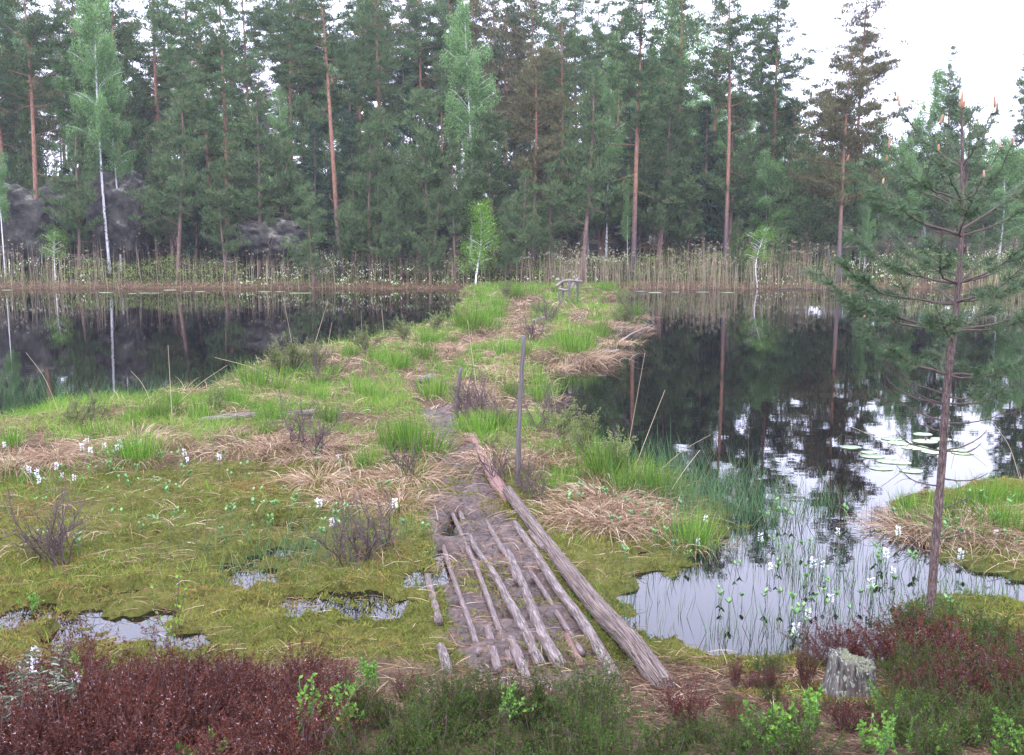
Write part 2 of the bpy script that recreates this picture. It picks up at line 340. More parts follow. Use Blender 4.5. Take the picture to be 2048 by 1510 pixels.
sr_ = N(nt, 'ShaderNodeMapRange'); sr_.inputs['To Min'].default_value = .03; sr_.inputs['To Max'].default_value = .25; L(mud, sr_.inputs['Value']); L(sr_.outputs[0], pb.inputs['Specular IOR Level'])
L(rr_.outputs[0], pb.inputs['Roughness'])
bm_ = N(nt, 'ShaderNodeBump'); bm_.inputs['Distance'].default_value = .03; bm_.inputs['Strength'].default_value = .9
L(av.outputs['Result'], bm_.inputs['Height']); L(bm_.outputs[0], pb.inputs['Normal']); L(pb.outputs[0], o_.inputs[0])

# ------------------------------------------------------------------ terrain
near_px = [(-500, 860), (0, 855), (60, 835), (150, 825), (230, 812), (330, 800), (425, 792), (440, 765), (480, 742), (545, 735), (565, 712), (640, 705), (700, 698), (760, 682), (850, 664),
           (905, 655), (915, 628), (932, 610), (930, 594), (925, 570), (1240, 570), (1228, 588), (1222, 602), (1180, 612), (1262, 636), (1282, 652), (1230, 664), (1165, 672), (1228, 692), (1222, 704), (1180, 722), (1095, 740),
           (1085, 770), (1105, 830), (1180, 880), (1250, 935), (1350, 965), (1440, 1015), (1478, 1060), (1420, 1110), (1350, 1150), (1250, 1195), (1262, 1262), (1380, 1318), (1500, 1340), (1620, 1335), (1720, 1300), (1800, 1240), (1930, 1195), (2048, 1215), (2500, 1240)]
NEAR = [tuple(at(*p)[:2]) for p in near_px] + [(30, 2), (30, -8), (-30, -8), (-30, 10)]
RIGHT = [tuple(at(*p)[:2]) for p in [(1795, 1010), (1830, 985), (1900, 985), (1960, 965), (2048, 968), (2600, 960), (2700, 1215), (2048, 1190), (1960, 1150), (1890, 1120), (1830, 1075), (1795, 1045)]]
def sdist(poly, x, y):
    P = np.array(poly); Q = np.roll(P, -1, 0); d = np.full(x.shape, 1e9); ins = np.zeros(x.shape, bool)
    for (ax, ay), (bx, by) in zip(P, Q):
        ex, ey = bx - ax, by - ay; t = np.clip(((x - ax) * ex + (y - ay) * ey) / (ex * ex + ey * ey), 0, 1)
        d = np.minimum(d, np.hypot(x - ax - t * ex, y - ay - t * ey))
        if ay != by:
            c = ((ay > y) != (by > y)) & (x < ex * (y - ay) / (by - ay) + ax); ins ^= c
    return np.where(ins, d, -d)
def far_shore(x): return 46.6 + 0.9 * (vnoise(x, 0, 6, 3) - .5) + 0.4 * (vnoise(x, 0, 1.5, 5) - .5)
def land(x, y):
    wob = (vnoise(x, y, .6, 9) - .5) * .32 * np.clip(y / 12, .8, 3) + (vnoise(x, y, .22, 10) - .5) * .30 + (vnoise(x, y, .08, 11) - .5) * .12
    return np.maximum.reduce([sdist(NEAR, x, y) + wob, sdist(RIGHT, x, y) + wob, y - far_shore(x)])
PATH = [at(*p)[:2] for p in [(1110, 1420), (1060, 1320), (1015, 1220), (975, 1130), (938, 1050), (912, 970), (905, 900), (880, 860), (850, 810), (835, 770), (900, 720), (980, 680), (1040, 640), (1050, 610), (1080, 590)]]
PATHW = [.36, .44, .43, .40, .36, .30, .24, .20, .25, .35, .4, .5, .6, .6, .6]
def path_d(x, y):                       # 0 on the path, growing off it, in half-widths
    d = np.full(x.shape, 1e9)
    for (a, b, w0, w1) in zip(PATH[:-1], PATH[1:], PATHW[:-1], PATHW[1:]):
        e = b - a; t = np.clip(((x - a[0]) * e[0] + (y - a[1]) * e[1]) / (e @ e), 0, 1)
        d = np.minimum(d, np.hypot(x - a[0] - t * e[0], y - a[1] - t * e[1]) / (w0 + (w1 - w0) * t))
    return d
def blob(px, py, rx, ry):
    a = at(px, py); b = at(px + rx, py); c = at(px, py - ry)
    return (a[0], a[1], abs(b[0] - a[0]), abs(c[1] - a[1]))
PUDDLES = [blob(*q) for q in [(525, 1158, 68, 24), (590, 1215, 45, 18), (640, 1232, 50, 16), (760, 1215, 75, 22), (830, 1160, 34, 24), (240, 1252, 110, 30), (40, 1240, 80, 26), (888, 1150, 17, 42), (275, 1186, 26, 9), (360, 1290, 60, 20), (455, 1130, 40, 12), (560, 1105, 50, 14), (700, 1190, 50, 12), (1290, 1110, 25, 8), (180, 1200, 30, 8), (480, 1230, 30, 9), (700, 1270, 25, 8), (560, 1060, 40, 12), (300, 1090, 45, 10), (1330, 1082, 22, 8), (150, 1275, 60, 18), (905, 1060, 22, 22), (720, 1235, 60, 12)]]
def pud(x, y):
    d = np.zeros(x.shape); ax = (vnoise(x, y, .16, 51) - .5) * .30 + (vnoise(x, y, .06, 53) - .5) * .10; ay = (vnoise(x, y, .16, 52) - .5) * .34 + (vnoise(x, y, .06, 54) - .5) * .10
    for a, b, rx, ry in PUDDLES:
        d = np.maximum(d, 1 - np.hypot((x + ax - a) / rx, (y + ay - b) / ry) * .72)
    return np.clip(d, 0, 1)
def moss_zone(x, y): return sm((11.2 - y + .6 * (vnoise(x, y, 1.2, 4) - .5)) / 1.6) * sm((y - 5.2) / .6)
def hgt(x, y):
    x = np.asarray(x, float); y = np.asarray(y, float); shp = x.shape; x = x.ravel(); y = y.ravel()
    sd = land(x, y); fs = y - far_shore(x)
    n1 = vnoise(x, y, .35, 1); n2 = vnoise(x, y, .12, 2); n3 = vnoise(x, y, 1.4, 6)
    mz = moss_zone(x, y)
    hi = .20 * sm(sd / .55) + .12 * (n1 - .45) + .04 * (n2 - .5) + .10 * (n3 - .5) * sm(sd)
    lo = .020 + .045 * sm(sd / .4) + .065 * (n1 - .5) + .05 * (n2 - .5) + .06 * (n3 - .4) + .03 * (vnoise(x, y, .05, 8) - .5) - .012 * sm((8.2 - y) / 1.5); pw = sm(pud(x, y) * 3.2); lo = lo * (1 - pw) + (-.022 + .045 * (n2 - .5) + .035 * (vnoise(x, y, .05, 8) - .5)) * pw
    hi = hi * (.28 + .72 * sm((y - 6.5) / 2.5)); h = hi * (1 - mz) + lo * mz
    pd = path_d(x, y); h = h - (.05 * sm(1.4 - pd)) * (1 - mz) + sm(1.3 - pd) * (.03 * (vnoise(x, y, .09, 58) - .5) + .02 * (vnoise(x, y, .04, 59) - .5)) * (y < 14)
    h += (1 - .9 * sm(pud(x, y) * 3.2) * (y > 5.3)) * np.interp(5.95 - y + .25 * (n3 - .5), [0, .5, 1.2, 2.5, 4.2, 9], [0, .05, .2, .62, 1.0, 1.15])
    far = np.interp(fs, [0, .6, 2.5, 6, 12, 25, 60, 300, 3000], [.03, .16, .45, 1.0, 1.7, 2.4, 4.5, 12, 20]) + .1 * (n1 - .5) * (fs < 30)
    lf = np.clip((4 - x) / 20, 0, 1) * sm((fs - 8) / 30) * 4.0
    w = sm(fs / .3 + .5) * (fs > -.2)
    h = h * (1 - w) + (far + lf) * w
    uw = -.03 - .5 * np.clip(-sd, 0, 2.5)
    h = np.where(sd < 0, np.minimum(uw + .04 * sm(1 + sd / .1), .01), h)
    return h.reshape(shp)
def grow(a0, step, rate, lim):
    o = [a0]
    while o[-1] < lim: o.append(o[-1] + max(step, o[-1] * rate))
    return np.array(o)
ys = np.concatenate([[-8, -3, 0, 1.5, 2.2], grow(2.6, .035, .0062, 62), grow(63, 1.5, .08, 430)])
xr = np.concatenate([np.arange(0, 3.2, .04), grow(3.2, .05, .03, 30), grow(31, 2, .12, 400)])
xs = np.concatenate([-xr[:0:-1], xr])
X, Y = np.meshgrid(xs, ys); Z = hgt(X, Y)
ny, nx = X.shape
i, j = np.meshgrid(np.arange(ny - 1), np.arange(nx - 1), indexing='ij')
a_ = i * nx + j; q = np.stack([a_, a_ + 1, a_ + nx + 1, a_ + nx], -1).reshape(-1, 4)
gs = Soup().add(np.stack([X, Y, Z], -1), np.concatenate([q[:, [0, 1, 2]], q[:, [0, 2, 3]]]))
ground = gs.build('ground', M['ground'], smooth=True); tag(ground, 'mossy bog ground with a muddy path rising to a wooded far bank', kind='structure')
xf, yf = X.ravel(), Y.ravel(); mz_ = moss_zone(xf, yf); pd_ = path_d(xf, yf)
bankdry = sm((5.9 - yf) / .6)
for nme, val in (('mud', sm((1.4 - pd_) / .8) * (yf > 4.2) * (yf < 14)), ('dry', np.clip((1 - mz_) * .85 + bankdry * .5, 0, 1)), ('far', sm((yf - far_shore(xf) - .6) / 1.5) + sm((-.02 - Z.ravel()) / .08) * .8)):
    at_ = ground.data.attributes.new(nme, 'FLOAT', 'POINT'); at_.data.foreach_set('value', np.clip(val, 0, 1).astype(np.float32))
ws = Soup().add([(-300, -2, 0), (300, -2, 0), (300, 60, 0), (-300, 60, 0)], [(0, 1, 2), (0, 2, 3)])
tag(ws.build('water', M['water']), 'still dark lake water mirroring the forest', kind='structure')
def H1(x, y): return float(hgt(np.array([x]), np.array([y]))[0])
def onground(px, py, it=5):
    z = 0.0
    for _ in range(it):
        p = at(px, py, z); z = max(H1(p[0], p[1]), 0)
    return np.array((p[0], p[1], z))
def scatter(n, box, dens, g=rng):       # points in a box kept with probability dens(x, y)
    x = g.uniform(box[0], box[1], n); y = g.uniform(box[2], box[3], n)
    k = g.random(n) < dens(x, y); x, y = x[k], y[k]
    return x, y, hgt(x, y)
def upish(n, lean=.35, g=rng):
    v = g.normal(size=(n, 3)) * lean; v[:, 2] = 1; return unit(v)

# ------------------------------------------------------------------ tree builders
def clump_tris(g, cen, r, n, size, wd, up=.5, flat=.5, tint=(0, 1)):
    """n needle tufts round a clump centre, pointing outward and upward"""
    d = unit(g.normal(size=(n, 3))); rad = r * g.random(n) ** .5
    p = cen + d * rad[:, None] * (1, 1, flat)
    ax = unit(d + (0, 0, up) + g.normal(size=(n, 3)) * .35)
    return ribbons(p, ax, size * g.uniform(.7, 1.3, n), wd, 0, seg=1, tint=np.clip(tint[0] + (tint[1] - tint[0]) * g.random(n) + .0 * p[:, 2], 0, 1), g=g)
def trunk_path(g, h, lean=.3, n=14):
    t = np.linspace(0, 1, n); a = g.uniform(0, 6.28, 3)
    x = lean * (np.sin(t * 3 + a[0]) - math.sin(a[0])) * .5 + g.normal() * lean * t; y = lean * (np.sin(t * 4 + a[1]) - math.sin(a[1])) * .4
    return np.stack([x, y, t * h], -1)
def make_tree(name, kind, seed, h, cb, rad, tr, fol='pine_needle', dens=1.0, dead=6, tri=1.0):
    g = np.random.default_rng(seed)
    root = empty(name)
    P = trunk_path(g, h, .28 if kind != 'birch' else .45)
    if kind == 'birch' : P[:, 0] *= 1.2
    t = P[:, 2] / h
    rr = tr * .70 * (1 - t) ** (.75 if kind == 'pine' else .9) + .02; rr[0] *= 1.25
    P[0, 2] = -.5
    tk = Soup(); tk.add(*tube(P, rr, 8, g=g))
    cr = Soup()
    def tp(z): return np.array([np.interp(z, P[:, 2], P[:, k]) for k in range(3)])
    if kind == 'pine': nl = int((h - cb) * 4.6 * dens)
    elif kind == 'young': nl = int((h - cb) * 7 * dens)
    elif kind == 'spruce': nl = int((h - cb) * 7 * dens)
    else: nl = int((h - cb) * 4.2 * dens)
    for k in range(nl):
        u = (k + g.random()) / nl; z = cb + (h - cb) * u; b = tp(z); az = g.uniform(0, 6.283)
        if kind == 'pine':
            prof = (.45 + .75 * math.sin(min(1, u * 1.25 + .12) * math.pi) ** .8) if u < .75 else 1.15 * (1.05 - u) ** .6
            el = g.uniform(-.15, .35) + .5 * u
        elif kind == 'young': prof = (1 - u) ** .8 * (.75 + .5 * g.random()) + .06; el = .25 + .55 * u
        elif kind == 'spruce': prof = (1 - u) ** .9 + .04; el = -.25 + .5 * u
        else: prof = (math.sin(min(1, u * .8 + .22) * math.pi) ** .9) * (.7 + .5 * g.random()) + .08; el = .55 + .3 * u
        ln = rad * prof * g.uniform(.65, 1.1); hd = np.array((math.cos(az), math.sin(az), 0))
        s = np.linspace(0, 1, 6)[:, None]
        bend = {'pine': .12, 'young': .15, 'spruce': -.12, 'birch': -.35}[kind]
        Q = b + hd * ln * s + np.array((0, 0, 1)) * (math.tan(el) * ln * s * (1 if kind != 'birch' else 1.2) + bend * ln * s ** 2.2)
        tk.add(*tube(Q, np.linspace(max(.012, rr[0] * .16 * (1 - u * .5)), .008, 6), 4, cap=False, g=g))
        if kind == 'pine':
            nc = max(2, int(ln * 3.0 * dens))
            for c in range(nc):
                v = 1 - (c / nc) * .75; cen = Q[int(v * 5)] * 1.0 + g.normal(size=3) * (.28, .28, .10)
                cr.add(*clump_tris(g, cen, g.uniform(.28, .5), int(60 * tri), .23, .075, up=.9, flat=.38, tint=(0, 1 if g.random() < .4 else .75)))
        elif kind == 'young':
            nc = max(2, int(ln * 5.2))
            for c in range(nc):
                v = 1 - (c / nc) * .8; cen = Q[int(v * 5)] + g.normal(size=3) * (.14, .14, .08)
                cr.add(*clump_tris(g, cen, g.uniform(.18, .32), int(50 * tri), .17, .055, up=1.2, flat=.6, tint=(0, .95)))
            tipv = ribbons(Q[-1:] + 0, (0, 0, 1), .22, .035, 0, 1, tint=1, g=g); cr.add(*tipv)
        elif kind == 'spruce':
            nc = max(2, int(ln * 5))
            for c in range(nc):
                cen = Q[0] + (Q[-1] - Q[0]) * (1 - c / nc * .85) + g.normal(size=3) * .08
                cr.add(*clump_tris(g, cen, .22, int(42 * tri), .17, .065, up=-.6, flat=.5))
        else:
            nc = max(3, int(ln * 5.5))
            for c in range(nc):
                v = 1 - (c / nc) * .8; cen = Q[int(v * 5)] + g.normal(size=3) * (.22, .22, .12)
                n = int((70 if h > 5 else 40) * tri); dz = g.random(n) ** .8 * -.75 * (1 if h > 5 else .25)
                p = cen + g.normal(size=(n, 3)) * (.13, .13, .10); p[:, 2] += dz
                sz = .12 if h > 5 else .06
                cr.add(*diamonds(p, g.normal(size=(n, 3)) + (0, 0, -.8), sz, sz * .75, g=g))
    if kind in ('pine', 'young'):
        for k in range(dead):
            z = g.uniform(cb * .35, cb * 1.05) if kind == 'pine' else g.uniform(.4, cb + .8)
            b = tp(z); az = g.uniform(0, 6.283); ln = g.uniform(.5, 1.0) * (rad * .75); hd = np.array((math.cos(az), math.sin(az), 0))
            s = np.linspace(0, 1, 6)[:, None]; sd = np.array((-hd[1], hd[0], 0))
            Q = b + hd * ln * s + sd * ln * .3 * g.normal() * s ** 2 + np.array((0, 0, 1)) * (g.uniform(-.3, .5) * ln * s + g.uniform(-.5, .3) * ln * s ** 2)
            tk.add(*tube(Q, np.linspace(.03, .008, 6), 4, cap=False, g=g))
            for e in range(2):
                q0 = Q[2 + e * 2]; tk.add(*tube(np.array([q0, q0 + hd * .2 + g.normal(size=3) * .2, q0 + hd * .35 + g.normal(size=3) * .35]), [.012, .009, .005], 3, cap=False, g=g))
    bark = {'pine': 'pine_bark', 'young': 'young_bark', 'spruce': 'young_bark', 'birch': 'birch_bark'}[kind]
    tk.build('trunk', M[bark], root, smooth=True); cr.build('crown', M[fol], root)
    root['h'] = h
    return root

# ------------------------------------------------------------------ the far forest
PT = [Kind(make_tree('pine_tree', 'pine', 11, 20, 9.0, 2.9, .24)), Kind(make_tree('pine_tree', 'pine', 12, 20, 11, 2.6, .22)), Kind(make_tree('pine_tree', 'pine', 13, 20, 7.5, 3.1, .25)), Kind(make_tree('pine_tree', 'pine', 14, 20, 12.5, 2.4, .2))]
OT = [Kind(make_tree('pine_tree', 'pine', 15, 14, 4.8, 2.7, .2, fol='olive_needle', dens=1.15)), Kind(make_tree('pine_tree', 'pine', 16, 18, 6.5, 3.0, .2, fol='olive_needle', dens=1.0))]
YT = [Kind(make_tree('young_pine', 'young', 21, 7, .9, 1.7, .085)), Kind(make_tree('young_pine', 'young', 22, 8, 2.6, 1.6, .10)), Kind(make_tree('young_pine', 'young', 23, 7, 1.6, 1.9, .09))]
BT = [Kind(make_tree('birch_tree', 'birch', 31, 17, 7.0, 2.2, .15, fol='birch_leaf')), Kind(make_tree('birch_tree', 'birch', 32, 15, 4.0, 1.9, .12, fol='birch_leaf')), Kind(make_tree('birch_tree', 'birch', 33, 12, 2.0, 2.3, .10, fol='birch_leaf'))]
ST = [Kind(make_tree('spruce_tree', 'spruce', 41, 11, .8, 1.9, .12, fol='spruce_needle')), Kind(make_tree('spruce_tree', 'spruce', 42, 14, 1.5, 2.1, .14, fol='spruce_needle'))]
for K in PT + OT: tag(K.o, cat='pine tree')
for K in YT: tag(K.o, cat='young pine')
for K in BT: tag(K.o, cat='birch tree')
for K in ST: tag(K.o, cat='spruce tree')
tr_g = np.random.default_rng(5)
def plant(K, bx, d, ytop, label, group, wid=1.0, rz=None):
    """bx: column of the trunk at eye level; d: distance; ytop: row of the top"""
    d = d * .93
    x = (bx - CX) / F * (d * cp + 0) ; z0 = H1(x, d)
    top = deep(bx, ytop if ytop > -25 else -25 + .22 * (ytop + 25), d)[2]
    h = max(1.2, top - z0); s = h / K.o['h']
    o = K.put((x, d, z0), tr_g.uniform(0, 6.28) if rz is None else rz, (s * wid, s * wid, s), label, group, tilt=(tr_g.normal() * .012, (-.045 if 'leaning' in label and 'birch' in label.split(',')[0] and bx < 240 and group == G2 else 0) + tr_g.normal() * .012))
    return o
G1 = 'tall pines of the far shore'; G2 = 'birches of the far shore'
fr = [  # column, distance, top row, variant, width factor, label
 (70, 54, -190, PT[1], 1.1, 'tall pine with bare orange trunk near the left edge, dark layered crown'),
 (452, 55, -90, PT[0], 1.0, 'pine with slim orange trunk right of a darker twin trunk, left half'),
 (430, 57, -60, PT[2], 1.0, 'darker slim pine directly left of the slim orange trunk'),
 (680, 54, -230, PT[3], 1.15, 'tall leaning pine with long bare orange trunk and curled dead limbs'),
 (588, 64, -250, PT[1], 1.1, 'tall pine with bare upper trunk seen left of the long orange trunk'),
 (330, 66, -240, PT[0], 1.1, 'tall pine with reddish upper trunk behind the left young pines'),
 (838, 68, -230, PT[1], 1.0, 'tall pine with reddish trunk high behind the two pointed young pines'),
 (760, 62, -150, PT[0], 1.0, 'tall dense pine left of the reddish trunk high in the wood'),
 (1013, 72, -260, PT[3], 1.1, 'bare thin pine trunk against bright sky right of the slender birch'),
 (1120, 57, -40, PT[1], .9, 'straight pine with pale orange trunk left of the centre gap'),
 (1066, 55, 95, OT[0], .9, 'olive brown pine with dense crown beside the straight pale orange trunk'),
 (1268, 54, -120, PT[0], 1.05, 'tall grey trunked pine with forked limbs right of centre'),
 (1340, 60, -100, PT[2], 1.0, 'dark dense pine between the forked grey pine and thick orange pine'),
 (1452, 55, -150, PT[1], .95, 'thick trunked pine with dark base and orange middle, right half'),
 (1537, 59, -60, PT[0], .95, 'pine with glowing orange trunk right of the thick trunked pine'),
 (1226, 64, -40, PT[1], .9, 'pine with orange brown trunk just right of the white birch stem'),
 (1682, 51, 105, OT[0], .95, 'olive brown pine leaning at the right shore, low crown'),
 (1712, 57, -60, OT[1], .95, 'tall pine standing alone against the sky behind the olive one'),
 (1885, 62, 100, PT[3], .45, 'thin pine with a tiny tuft of crown against the sky'),
 (2068, 52, -20, PT[0], .8, 'pine cut by the right edge of the picture'),
 (2058, 60, 90, PT[2], .7, 'smaller pine behind the one cut by the right edge'),
 (1515, 62, 40, PT[1], .8, 'dark trunked pine between thick pine and glowing orange pine'),
 (1425, 66, 20, PT[0], .8, 'dim grey trunked pine left of the thick trunked pine'),
 (170, 62, -210, PT[2], 1.0, 'tall dark pine rising behind the leaning white birch pair'),
 (15, 58, -140, PT[0], 1.0, 'tall dark pine cut by the left edge of the picture'),
 (505, 68, -200, PT[1], 1.0, 'tall pine seen between the slim orange trunk and the next bare trunk'),
 (250, 58, -160, PT[3], .9, 'tall pine immediately right of the leaning white birch pair'),
 (900, 70, -150, PT[2], .9, 'tall dark pine standing just left of the slender birch'),
 (1180, 70, -20, PT[0], .8, 'dark pine in the middle below the pale gap of sky'),
 (390, 62, -230, PT[1], 1.0, 'tall pine above the wide young pine of the left half'),
 (640, 66, -160, PT[2], .9, 'dark pine behind and left of the long orange trunk'),
]
for c, d, yt, K, wf, lb in fr: plant(K, c, d, yt, lb, G1, wf)
G2 = 'birches of the far shore'
for c, d, yt, K, wf, lb in [
 (216, 54, -60, BT[0], .72, 'tall white birch leaning left, broad pale green crown, left of its twin'),
 (238, 54.5, 60, BT[0], .6, 'thinner white birch, right one of the leaning pair'),
 (185, 62, 60, BT[1], .9, 'hazy birch behind the leaning white pair'),
 (940, 55, 0, BT[1], .85, 'slender white birch with narrow pointed green crown in the middle'),
 (1213, 58, 60, BT[0], .7, 'thin white birch stem right of centre under airy green crown'),
 (572, 63, 170, BT[0], .7, 'spotted white birch stem left of the long orange trunk'),
 (4, 53, 260, BT[0], .6, 'white birch stem at the left edge of the picture'),
 (14, 54, 330, BT[1], .6, 'thin grey birch stem right beside the one at the left edge'),
 (1256, 56, 330, BT[1], .5, 'small thin birch stem beside the forked grey pine'),
 (1722, 55, 330, BT[1], .55, 'white birch stem behind the olive brown pine on the right'),
 (1731, 54, 360, BT[2], .45, 'shorter white birch stem touching its neighbour on the right'),
 (1850, 66, 135, BT[1], 1.1, 'round topped green birch below the sky on the right'),
 (1800, 60, 270, BT[2], 1.1, 'low green birch between olive pine and young foreground pine'),
 (2000, 57, 270, BT[2], 1.2, 'pale green birch behind the foreground pine near right edge'),
 (2060, 58, 300, BT[2], 1.0, 'pale green birch cut by the right edge'),
 (1940, 64, 300, BT[2], 1.1, 'green birch hidden partly behind the foreground pine crown'),
 (1390, 62, 330, BT[2], 1.0, 'low green birch left of the thick trunked pine'),
 (1480, 66, 300, BT[2], 1.0, 'low green birch between thick pine and orange pine'),
 (1620, 66, 320, BT[2], .9, 'low green birch right of the dark spruce'),
 (265, 60, 250, BT[2], .9, 'green birch bush behind the big left boulder'),
 (1310, 66, 120, BT[1], 1.0, 'misty green birch behind the forked grey pine'),
 (470, 62, 200, BT[2], .8, 'small green birch glimpsed behind the slim orange trunk'),
 (625, 68, 130, BT[1], .9, 'misty green birch left of the long orange trunk')]: plant(K, c, d, yt, lb, G2, wf)
G3 = 'young pines in front of the tall wood'
for c, d, yt, K, wf, lb in [
 (150, 53, 270, YT[2], 1.0, 'broad grey green young pine below the leaning white birches'),
 (352, 53, 190, YT[1], 1.1, 'tall pointed young pine left of the two slim orange trunks'),
 (515, 53, 190, YT[1], 1.25, 'tall young pine with thin orange stem left of centre'),
 (628, 51, 375, YT[0], 1.1, 'small bluish young pine left of the long orange trunk foot'),
 (740, 52, 255, YT[0], 1.0, 'pointed young pine just right of the long orange trunk'),
 (802, 52, 228, YT[0], .95, 'taller pointed young pine of the pair right of the long trunk'),
 (910, 51, 270, YT[1], .75, 'narrow yellowish young pine left of the slender birch'),
 (860, 55, 190, YT[2], 1.0, 'dark young pine between pointed pair and narrow yellowish pine'),
 (990, 54, 235, YT[2], 1.25, 'wide dark young pine right of the slender birch'),
 (1042, 51, 345, YT[2], .8, 'low dense young pine at the foot of the olive brown pine'),
 (1165, 51, 150, YT[1], 1.0, 'tall thin young pine leaning on the reed bed, centre'),
 (1100, 53, 330, YT[0], .8, 'bushy young pine below the straight pale orange trunk'),
 (1320, 55, 310, YT[1], .9, 'slim young pine right of the forked grey pine'),
 (1378, 57, 380, YT[0], .8, 'low young pine left of the thick trunk base'),
 (1470, 51, 440, YT[0], .8, 'knee high bright young pine in front of the thick trunk'),
 (1560, 52, 460, YT[2], .8, 'small grey green pine behind the little green birch sapling'),
 (310, 55, 330, YT[2], .7, 'young pine right of the big left boulder'),
 (450, 52, 330, YT[2], .9, 'young pine around the feet of the twin slim trunks'),
 (570, 54, 300, YT[0], .9, 'young pine before the spotted birch stem'),
 (700, 52, 370, YT[2], .8, 'young pine hugging the long orange trunk foot'),
 (780, 51, 360, YT[2], .8, 'low young pine under the pointed pair'),
 (860, 51, 380, YT[0], .9, 'low young pine left of the narrow yellowish pine'),
 (100, 56, 340, YT[0], 1.0, 'young pine on the rocks behind the left edge pines'),
 (1010, 51, 400, YT[0], .9, 'low bushy pine right of the bright birch sapling'),
 (1740, 56, 330, YT[2], .9, 'young pine behind the shorter birch stem on the right'),
 (1800, 52, 470, YT[0], .8, 'tiny pine in the marsh near the foreground pine')]: plant(K, c, d, yt, lb, G3, wf)
for c, d, yt, K, wf, lb in [(1590, 60, 270, ST[0], .8, 'dark narrow spruce right of the glowing orange pine'), (1350, 66, 200, ST[1], .9, 'dark spruce in the shade right of the forked pine'),
 (700, 64, 100, ST[1], .9, 'dark spruce behind the long orange trunk'), (395, 66, 80, ST[1], .9, 'dark spruce in the shade behind the left young pines')]: plant(K, c, d, yt, lb, 'spruces in the far wood', wf)
deepg = np.random.default_rng(77)
for k in range(290):
    c = -140 + 2340 * (k * 2 % 290 + deepg.random() * 2) / 290; d = deepg.uniform(66, 118) if k < 150 else deepg.uniform(85, 125)
    if k >= 150: yt = deepg.uniform(250, 340) if c > 1560 else deepg.uniform(170, 320)
    elif c < 1340: yt = deepg.uniform(-150, 130) if d < 90 else deepg.uniform(60, 260)
    elif c < 1600: yt = deepg.uniform(120, 300)
    else: yt = deepg.uniform(255, 360)
    u = deepg.random()
    if c > 1300 and u < .5 or u < .14: K, lb = BT[deepg.integers(1, 3)], 'dim green birch deep in the wood behind the shore trees'
    elif u < .35 or c > 1300: K, lb = ST[deepg.integers(0, 2)], 'dark spruce deep in the wood behind the shore trees'
    else: K, lb = (PT[0], PT[2], OT[1])[deepg.integers(0, 3)], 'dim pine deep in the wood behind the shore trees'
    plant(K, c, d, yt, lb, {'b': 'deep wood birches', 's': 'deep wood spruces', 'p': 'deep wood pines'}[lb.split()[1][0] if 'green' not in lb else 'b'], 1.0)
for k in range(84):
    c = -60 + (2150 if k % 2 else 1650) * (k + deepg.random()) / 84; d = deepg.uniform(54.5, 66); yt = deepg.uniform(200, 390)
    K = (YT[0], YT[2], ST[0])[deepg.integers(0, 3)]; lb = 'dim young ' + ('spruce' if K is ST[0] else 'pine') + ' in the shade behind the shore pines'
    plant(K, c, d, yt, lb, 'shaded young conifers', 1.15)
for k in range(22):
    c = (1170 + 520 * deepg.random()) if k < 15 else 250 + 700 * deepg.random(); d = deepg.uniform(57, 64); yt = deepg.uniform(290, 400)
    plant(BT[2 if k % 3 else 1], c, d, yt, 'low fresh green birch growing between the pine trunks', 'low birches between the pine trunks', 1.2)
# small birch saplings on the shore
SB = make_tree('birch_sapling', 'birch', 51, 3.2, .75, .58, .022, fol='bright_leaf', dens=4.2, tri=1.3); tag(SB, cat='sapling')
SB2 = make_tree('birch_sapling', 'birch', 52, 2.8, 1.2, .6, .02, fol='berry_leaf', dens=3.6, tri=.8); tag(SB2, cat='sapling')
plant(Kind(SB), 950, 50, 405, 'bright green birch sapling at the root of the log causeway', None)
plant(Kind(SB2), 1520, 50.5, 455, 'small airy birch sapling on the right far shore below orange pine', None)
x = (100 - CX) / F * 49; SB3 = Kind(SB2); SB3.used = True
plant(SB3, 105, 52, 462, 'small green sapling on the left far shore by the orange pine', None)

# ------------------------------------------------------------------ boulders
def boulder(name, px, py, Y, sx, sy, sz, seed, label):
    g = np.random.default_rng(seed)
    n = 44; th = np.linspace(0, math.pi, n); ph = np.linspace(0, 2 * math.pi, 2 * n, endpoint=False)
    T_, P_ = np.meshgrid(th, ph, indexing='ij'); d = np.stack([np.sin(T_) * np.cos(P_), np.sin(T_) * np.sin(P_), np.cos(T_)], -1)
    r = 1 + .35 * (vnoise(d[..., 0] * 2 + seed, d[..., 1] * 2 + d[..., 2], .8, seed) - .5) + .18 * (vnoise(d[..., 0] * 5, d[..., 2] * 5 + d[..., 1] * 3, .9, seed + 1) - .5) + .22 * np.abs(vnoise(d[..., 0] * 9 + 3, d[..., 2] * 9 + d[..., 1] * 5, .9, seed + 2) - .5)
    V = np.sign(d) * np.abs(d) ** .75 * r[..., None] * (sx, sy, sz)
    m, k = V.shape[:2]; i, j = np.meshgrid(np.arange(m - 1), np.arange(k), indexing='ij'); j2 = (j + 1) % k
    q = np.stack([i * k + j, (i + 1) * k + j, (i + 1) * k + j2, i * k + j2], -1).reshape(-1, 4)
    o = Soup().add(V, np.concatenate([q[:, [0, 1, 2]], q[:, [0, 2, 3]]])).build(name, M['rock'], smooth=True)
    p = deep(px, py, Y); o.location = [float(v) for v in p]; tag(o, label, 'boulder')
boulder('boulder', 250, 440, 52, 1.6, 1.8, 2.1, 1, 'tall dark boulder with lichen top beside the leaning birches')
boulder('boulder', 60, 462, 52, 2.3, 2.0, 2.2, 2, 'broad grey cliff like boulder behind the far left pine')
boulder('boulder', 545, 482, 50, 1.7, 1.3, .95, 3, 'low pale boulder behind the left young pines')
